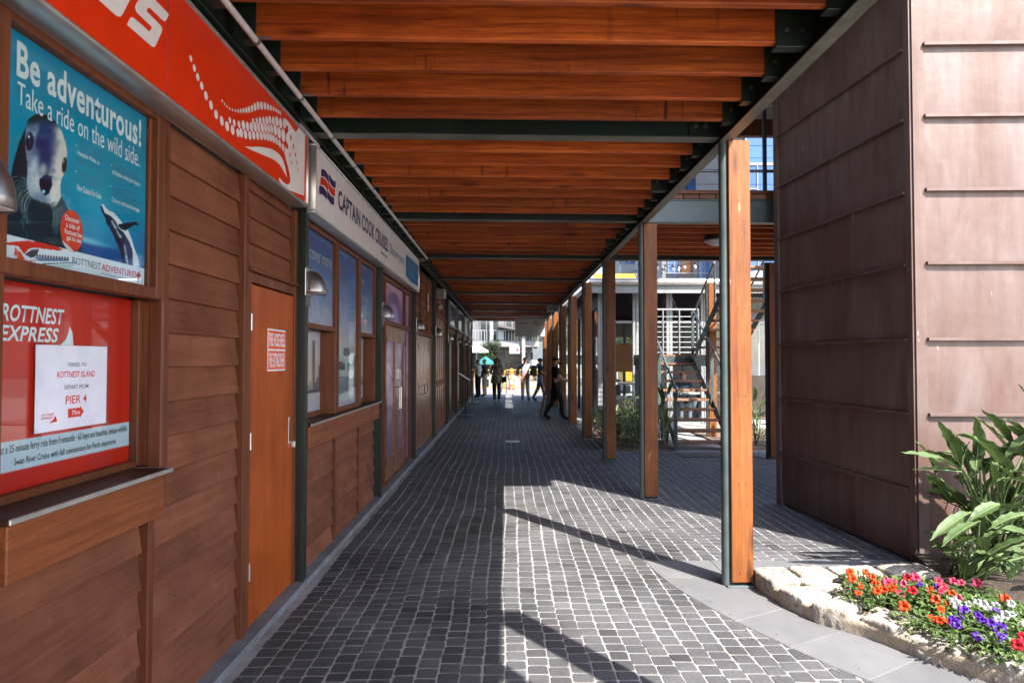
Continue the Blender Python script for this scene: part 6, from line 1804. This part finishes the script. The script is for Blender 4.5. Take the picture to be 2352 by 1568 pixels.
# yellow crowd barriers
bar = thing('crowd_barrier', 'yellow steel crowd barrier across the plaza', 'barrier', (0, 0, 0), 'yellow barriers beyond the walkway')
g = Geo(); g.tube([(-1.1, 0, .12), (-1.1, 0, 1.02), (-1.05, 0, 1.07), (1.05, 0, 1.07), (1.1, 0, 1.02), (1.1, 0, .12)], .024, 8); g.tube([(-1.1, 0, .2), (1.1, 0, .2)], .02, 8); g.build('frame', M['yellow'], bar)
for i in range(17): Geo().tube([(-.98+i*.1225, 0, .2), (-.98+i*.1225, 0, 1.06)], .009, 5).build('upright', M['yellow'], bar)
for x in (-.8, .8): Geo().cbox(x-.03, x+.03, -.3, .3, -.03, .0, .004).build('foot', M['yellow'], bar); Geo().tube([(x, 0, 0), (x, 0, .2)], .02, 6).build('foot_post', M['yellow'], bar)
bar.location = (-1.2, 33.8, 0)
for x, y in ((1.05, 33.9), (3.3, 34.1), (-3.45, 34.0)): dup(bar, (x, y, 0), random.uniform(-.06, .06))
cn = thing('traffic_cone', 'orange traffic cone with pale band behind the yellow barrier', 'cone', (.3, 37, 0), 'traffic cones')
g = Geo(); g.lathe([(.16, .03), (.03, .75), (0, .75)], 16, (0, 0, 0)); c0 = g.build('cone', M['orangep'], cn, smooth=True); c0.location = (0, 0, 0)
Geo().cbox(-.2, .2, -.2, .2, -.03, .03, .01).build('base', M['black'], cn).location = (0, 0, 0)
g = Geo(); g.lathe([(.118, .30), (.084, .48)], 16); g.build('band', M['signwhite'], cn, smooth=True).location = (0, 0, 0)
cn.location = (.25, 36.5, 0); dup(cn, (-1.9, 35.5, 0)); dup(cn, (2.2, 37.2, 0))
bl2 = thing('bollard', 'fat orange and white plastic bollard behind the yellow barrier', 'bollard', (.32, 41, 0))
g = Geo(); g.lathe([(.15, 0), (.14, .9), (.10, 1.05), (0, 1.1)], 16, (.32, 41, -.03)); g.build('drum', M['orangep'], bl2, smooth=True)
g = Geo(); g.lathe([(.150, .45), (.150, .65)], 16, (.32, 41, 0)); g.build('band', M['signwhite'], bl2, smooth=True)
# market umbrellas
def umbrella(label, x, y, zt, r, mat):
    t = thing('market_umbrella', label, 'umbrella', (x, y, -.03), 'market umbrellas')
    Geo().tube([(x, y, -.03), (x, y, zt)], .03, 8).build('pole', M['whitep'], t)
    g = Geo(); P = [(x, y, zt)] + [(x+r*math.cos(a), y+r*math.sin(a), zt-.6) for a in [2*math.pi*i/8+.2 for i in range(8)]] + [(x+r*math.cos(a), y+r*math.sin(a), zt-.8) for a in [2*math.pi*i/8+.2 for i in range(8)]]
    g.add(P, [(0, 1+i, 1+(i+1) % 8) for i in range(8)] + [(1+i, 9+i, 9+(i+1) % 8, 1+(i+1) % 8) for i in range(8)]); g.build('canopy', mat, t)
    for i in range(8): Geo().tube([(x, y, zt-.03), P[1+i]], .012, 5).build('rib', M['galv'], t)
    Geo().cbox(x-.3, x+.3, y-.3, y+.3, -.03, .04, .01).build('base', M['black'], t)
umbrella('teal market umbrella on the plaza left of the far building', -1.95, 62, 1.95, .85, M['teal'])
umbrella('white market umbrella behind the teal one', -2.7, 62, 3.0, 1.1, M['canvas'])
umbrella('white market umbrella seen beside the copper wall', 10.2, 27.5, 5.2, 2.2, M['canvas'])
# mini excavator
ex = thing('excavator', 'yellow mini excavator seen through the cafe glass', 'excavator', (6.2, 33, 0))
for dx in (-.5, .5): Geo().cbox(6.2+dx-.16, 6.2+dx+.16, 32.1, 33.9, -.03, .45, .12).build('track', M['black'], ex)
Geo().cbox(5.5, 6.9, 32.2, 33.8, .5, 1.15, .08).build('body', M['yellow'], ex)
g = Geo(); g.cbox(5.75, 6.65, 32.7, 33.7, 1.16, 2.3, .06); cb_ = g.build('cab', M['yellow'], ex); Geo().cbox(5.82, 6.58, 32.685, 32.72, 1.4, 2.2, .02).build('cab_window', M['shopglass'], cb_)
Geo().tube([(5.6, 32.4, 1.0), (5.2, 31.6, 2.2), (4.9, 31.0, 1.9)], [.14, .15, .11], 8).build('boom', M['yellow'], ex); Geo().tube([(4.9, 31.0, 1.9), (4.7, 30.7, 1.0)], .09, 8).build('arm', M['yellow'], ex)
Geo().prism([(30.5, .55), (30.9, .55), (31.0, 1.0), (30.6, 1.05)], 4.4, 4.95, fn=lambda a, b, c: (c, a, b)).build('bucket', M['black'], ex)
# white van and truck crane
vn = thing('parked_van', 'white van parked beyond the right hand columns', 'van', (6.6, 46, 0))
Geo().prism([(3.2, .35), (7.6, .35), (7.6, 1.2), (7.2, 2.0), (3.4, 2.1), (3.2, 1.9)], 45, 46.8, fn=lambda a, b, c: (a, c, b)).build('body', M['whitep'], vn)
Geo().prism([(3.5, 1.3), (7.1, 1.25), (6.95, 1.85), (3.55, 1.9)], 44.985, 45.0, fn=lambda a, b, c: (a, c, b)).build('window', M['shopglass'], vn)
for x in (4.1, 6.7): Geo().tube([(x, 44.98, .32), (x, 45.25, .32)], .34, 16).build('wheel', M['black'], vn)
tr = thing('delivery_truck', 'small white truck with a rack parked under the far balcony', 'truck', (2.7, 52, 0))
Geo().cbox(1.9, 3.6, 51, 53.8, .4, 1.55, .05).build('body', M['whitep'], tr)
Geo().cbox(2.0, 3.5, 51.0, 51.04, 1.6, 2.4, .01).build('rack', M['galv'], tr)
for x in (2.0, 3.5): Geo().tube([(x, 51.3, 1.5), (x, 51.3, 2.5)], .03, 6).build('rack_post', M['whitef'], tr)
for x in (2.15, 3.35): Geo().tube([(x-.1, 51.3, .30), (x+.1, 51.3, .30)], .32, 14).build('wheel', M['black'], tr)
# festoon lights
def festoon(label, A, B, n, sag):
    t = thing('festoon_lights', label, 'string lights', A, 'festoon lights'); A, B = Vector(A), Vector(B)
    pt = lambda u: A.lerp(B, u)-Vector((0, 0, sag*4*u*(1-u)))
    Geo().tube([pt(i/20) for i in range(21)], .006, 5).build('cable', M['black'], t)
    for i in range(n):
        p = pt((i+.5)/n)
        Geo().tube([p, p-Vector((0, 0, .05))], .014, 7).build('socket', M['black'], t)
        g = Geo(); g.lathe([(.001, -.05), (.022, -.065), (.034, -.095), (.022, -.125), (.001, -.135)], 10, p); g.build('bulb', M['signwhite'], t, smooth=True)
festoon('string of round bulbs from the deck to the cafe roof', (1.9, 11.1, 3.35), (4.4, 16.5, 3.95), 8, .12)
festoon('string of bulbs crossing above the staircase', (4.3, 11.05, 3.6), (3.0, 16.5, 3.75), 8, .15)
festoon('string of bulbs in front of the white umbrella', (4.4, 11.1, 3.5), (8.5, 16.5, 3.8), 9, .1)
# ------------------------------------------------------------------ far buildings
def facade(b, x0, x1, y, z0, z1, nx, nz, frame, glassm, t=.35, d=.3, skip=()):
    """grid of framed windows on a wall facing -y; every window its own part"""
    W, Hh = (x1-x0)/nx, (z1-z0)/nz
    for i in range(nx):
        for k in range(nz):
            if (i, k) in skip: continue
            a, c = x0+i*W, z0+k*Hh
            g = Geo()
            g.box(a, a+t/2, y-d, y, c, c+Hh); g.box(a+W-t/2, a+W, y-d, y, c, c+Hh); g.box(a+t/2, a+W-t/2, y-d, y, c, c+t/2); g.box(a+t/2, a+W-t/2, y-d, y, c+Hh-t/2, c+Hh)
            w = g.build('window', frame, b)
            Geo().box(a+t/2, a+W-t/2, y-.06, y-.03, c+t/2, c+Hh-t/2).build('pane', glassm, w)
            if random.random() < .6: Geo().box(a+W*.45, a+W*.45+.07, y-.12, y-.06, c+t/2, c+Hh-t/2).build('glazing_bar', frame, w)
def house(name, label, x0, x1, y0, y1, z1, mat, cat='building'):
    b = thing(name, label, cat, ((x0+x1)/2, (y0+y1)/2, 0))
    Geo().box(x0, x1, y0, y1, -.1, z1).build('wall', mat, b); return b
# two storey terminal at the end of the walkway
YT = 66.0
tm = house('terminal_building', 'grey two storey terrace building with balcony at the walkway end', -13, 12, YT+3, YT+16, 8.2, M['greywall'])
K = YT/F_PX
def tp(px, py): return ((px-1163)*K, 1.6-(py-825)*K)
xa, za = tp(1098, 783); xb, zb = tp(1228, 796)
Geo().box(-12, xb+.4, YT-.3, YT+3, zb, za).build('balcony_slab', M['whitewall'], tm)
rl = Geo(); rl.box(-12, xb+.4, YT-.25, YT-.18, za+1.0, za+1.07)
rl = rl.build('balcony_rail', M['whitef'], tm)
for i in range(52): Geo().box(-12+i*.29, -11.94+i*.29, YT-.24, YT-.2, za, za+1.0).build('baluster', M['whitef'], rl)
Geo().box(tp(1143, 0)[0], tp(1157, 0)[0], YT-.32, YT-.26, za+.1, za+.95).build('balcony_banner', M['farsign'], tm)
for i in range(7):
    x = -10.5+i*2.6
    w = Geo().box(x, x+2.0, YT+2.95, YT+2.99, za+.1, za+2.7).build('window', M['shopglass'], tm)
    for q in (0, .65, 1.3, 1.93): Geo().box(x+q, x+q+.07, YT+2.88, YT+2.94, za+.1, za+2.7).build('frame', M['whitef'], w)
    w = Geo().box(x, x+2.2, YT+2.95, YT+2.99, .1, zb-.5).build('window', M['shopglass'], tm)
    Geo().box(x-.1, x+2.3, YT+2.90, YT+2.94, zb-.5, zb-.3).build('frame', M['whitef'], w)
for px in (1079, 1129, 1202):
    x = tp(px, 0)[0]; Geo().cbox(x-.17, x+.17, YT-.7, YT-.35, -.05, 8.0, .02).build('column', M['whitewall'], tm)
Geo().prism([(tp(1125, 0)[0], 5.0), (tp(1152, 0)[0], 6.4), (tp(1152, 0)[0], 8.2), (tp(1125, 0)[0], 8.2)], YT-.75, YT-.6, fn=lambda a, b, c: (a, c, b)).build('gusset', M['whitewall'], tm)
g = Geo(); g.prism([(tp(1145, 0)[0], tp(0, 752)[1]), (tp(1240, 0)[0], tp(0, 768)[1]), (tp(1240, 0)[0], tp(0, 764)[1]), (tp(1145, 0)[0], tp(0, 747)[1])], YT-1.2, YT+3, fn=lambda a, b, c: (a, c, b)); g.build('roof_eave', M['darkwall'], tm)
for i, (p0, p1, q0, q1) in enumerate(((1099, 1124, 794, 806), (1170, 1194, 795, 812))):
    x0_, z1_ = tp(p0, q0); x1_, z0_ = tp(p1, q1)
    s = thing('shop_sign', ('white fascia sign with small red fish mark by the teal umbrella', 'white hanging sign with small red fish mark under the far balcony')[i], 'sign', ((x0_+x1_)/2, YT-.5, z0_))
    Geo().box(x0_, x1_, YT-.5, YT-.42, z0_, z1_).build('board', M['farsign'], s)
    c = (x0_+(x1_-x0_)*(.45 if i == 0 else .78), (z0_+z1_)/2)
    me = bpy.data.meshes.new('fish_mark'); me.from_pydata([(c[0]+a, YT-.505, c[1]+b) for a, b in ((-.14, .10), (-.02, .2), (.02, .05), (.26, -.08), (.0, -.1), (-.05, -.2), (-.1, -.02))], [], [(6, 5, 4, 3, 2, 1, 0)]); me.materials.append(M['printred']); link('fish_mark', me, s)
    if i: text_obj('ROTTNEST EXPRESS', M['printred'], x0_+.08, x0_+.62, c[1]+.06, c[1]+.18, 0, s, world=lambda a, b: (a, YT-.505, b))
# apartments behind the cafe
ap = house('apartment_building', 'pale grey apartment block with terracotta recesses behind the cafe', 14.2, 26, 62, 75, 12.4, M['greywall'])
for k in range(2):
    z = 5.2+k*3.1
    for i in range(4):
        x = 14.5+i*2.8
        w = Geo().box(x+.2, x+1.3, 61.93, 61.97, z+.2, z+2.5).build('window', M['blueglass'], ap)
        for q in (.2, .75, 1.25): Geo().box(x+q, x+q+.07, 61.84, 61.92, z+.2, z+2.5).build('frame', M['whitewall'], w)
        Geo().box(x+1.45, x+2.35, 61.90, 61.95, z, z+2.7).build('recess_panel', M['orangewall'] if (i+k) % 2 else M['whitewall'], ap)
        Geo().box(x+2.4, x+2.75, 61.3, 61.99, z-.2, z+2.9).build('pier', M['greywall'], ap)
    bs = Geo().box(14.3, 22.5, 60.9, 61.99, z-.25, z-.02).build('balcony_slab', M['whitewall'], ap)
    Geo().box(14.3, 17.0, 60.92, 60.96, z, z+1.0).build('balustrade', M['darkglass'], bs)
    Geo().box(19.6, 22.4, 60.92, 60.96, z, z+1.0).build('balustrade', M['darkglass'], bs)
    Geo().box(14.3, 22.5, 60.90, 60.98, z+1.0, z+1.05).build('rail', M['whitef'], bs)
tw = house('glass_tower', 'blue glass apartment tower with pale curved bands above the deck', 19.6, 41, 56, 70, 44, M['darkwall'])
for k in range(12):
    z = 5+k*3.2
    for i in range(8):
        x = 19.7+i*2.4; yy = 55.9 - .02*(i-2)**2
        w = Geo().box(x, x+2.4, yy-.03, yy, z, z+3.0).build('window', M['blueglass'], tw)
        for q in (0, .95 if (i+k) % 2 else 1.5): Geo().box(x+q, x+q+.09, yy-.12, yy-.031, z, z+3.0).build('mullion', M['whitewall'], w)
        if (i+k) % 2: Geo().box(x+.09, x+.95, yy-.1, yy-.032, z+1.0, z+1.08).build('transom', M['whitewall'], w)
    P = [(19.6+i*2.4, 55.78-.02*(i-2.5)**2) for i in range(9)]
    Geo().prism(P+[(38.8, 56.2), (19.6, 56.2)], z-.22, z).build('floor_band', M['whitewall'], tw)
ht = house('hotel_block', 'white slab hotel block with stacked horizontal balconies', 14.0, 24.8, 84, 95, 40, M['greywall'])
for k in range(11):
    z = 6+k*3.0
    s = Geo().box(13.9, 24.9, 82.4, 84, z, z+1.15).build('balcony_front', M['whitewall'], ht)
    for q in range(4): Geo().box(14.2+q*2.5, 16.2+q*2.5, 83.93, 83.97, z+1.2, z+2.9).build('window', M['blueglass'], s)
# orange advertising banner and lattice beyond the columns
bn = thing('banner', 'orange and blue banner on a post beyond the columns', 'banner', (7.4, 48, 0))
Geo().tube([(5.9, 48, -.03), (5.9, 48, 8.0)], .06, 8).build('post', M['whitef'], bn)
xq0, _, zq0 = atY(1364, 640, 48); xq1, _, zq1 = atY(1462, 628, 48)
Geo().box(xq0, xq1, 47.95, 48.0, zq0-.1, zq1).build('panel', M['yellow'], bn)
# low wall shops left of the terminal
lw_ = house('shop_row', 'low cream shop row beyond the yellow barriers', 8, 40, 78, 88, 5.5, M['whitewall'])
for i in range(10):
    w = Geo().box(9+i*2.6, 10.9+i*2.6, 77.93, 77.97, .3, 2.9).build('window', M['shopglass'], lw_)
    Geo().box(8.9+i*2.6, 11.0+i*2.6, 77.85, 77.92, 2.9, 3.05).build('awning_rail', M['orangewall'] if i % 2 else M['whitef'], w)
# ------------------------------------------------------------------ trees
def tree(label, x, y, h, r, mat, n, group, leaf=.34, name='tree'):
    t = thing(name, label, 'tree', (x, y, -.03), group)
    g = Geo()
    g.tube([(x, y, -.1), (x+.1, y, h*.3), (x+.05, y+.05, h*.55), (x, y, h*.8)], [.035*h*.6, .028*h*.6, .018*h*.6, .02], 8)
    blobs = []
    for k in range(11):
        a = random.uniform(0, 6.283); q = random.uniform(.2, .8)*r; z = h*random.uniform(.45, .92)
        c = Vector((x+q*math.cos(a), y+q*math.sin(a), z)); blobs.append((c, r*random.uniform(.32, .55)))
        g.tube([(x+.05, y, h*.35+.2*random.random()*h), c*.6+Vector((x, y, h*.5))*.4, c], [.05, .03, .012], 5)
    g.build('trunk', M['bark'], t)
    g = Geo()
    for _ in range(n):
        c, br = random.choice(blobs)
        d = Vector((random.gauss(0, 1), random.gauss(0, 1), random.gauss(0, .8))).normalized()
        p = c+d*br*(random.random()**.4)
        leaf_quads(g, p, Vector((random.gauss(0, 1), random.gauss(0, 1), random.gauss(-.2, .6))), Vector((0, 0, 1)), leaf*random.uniform(.6, 1.3), leaf*.45)
    g.build('crown', mat, t)
tree('yellow green tree behind the far balcony', 2.0, 84.5, 6.5, 3.0, M['tree'], 2600, 'trees on the plaza')
tree('yellow green tree seen through the cafe glass', 7.6, 40, 4.6, 1.7, M['tree'], 2200, 'trees on the plaza', .25)
tree('dark green tree beyond the right hand columns', 5.5, 58, 5.2, 2.2, M['treedark'], 2200, 'trees on the plaza')
tree('dark green tree behind the excavator', 9.5, 52, 6.0, 2.6, M['treedark'], 2400, 'trees on the plaza')
tree('dark tree under the far balcony', -1.6, 64.5, 3.4, 1.3, M['treedark'], 1500, 'trees on the plaza', .25)
tree('dark tree beside the truck', 1.2, 70.2, 2.9, 1.0, M['treedark'], 1200, 'trees on the plaza', .25)
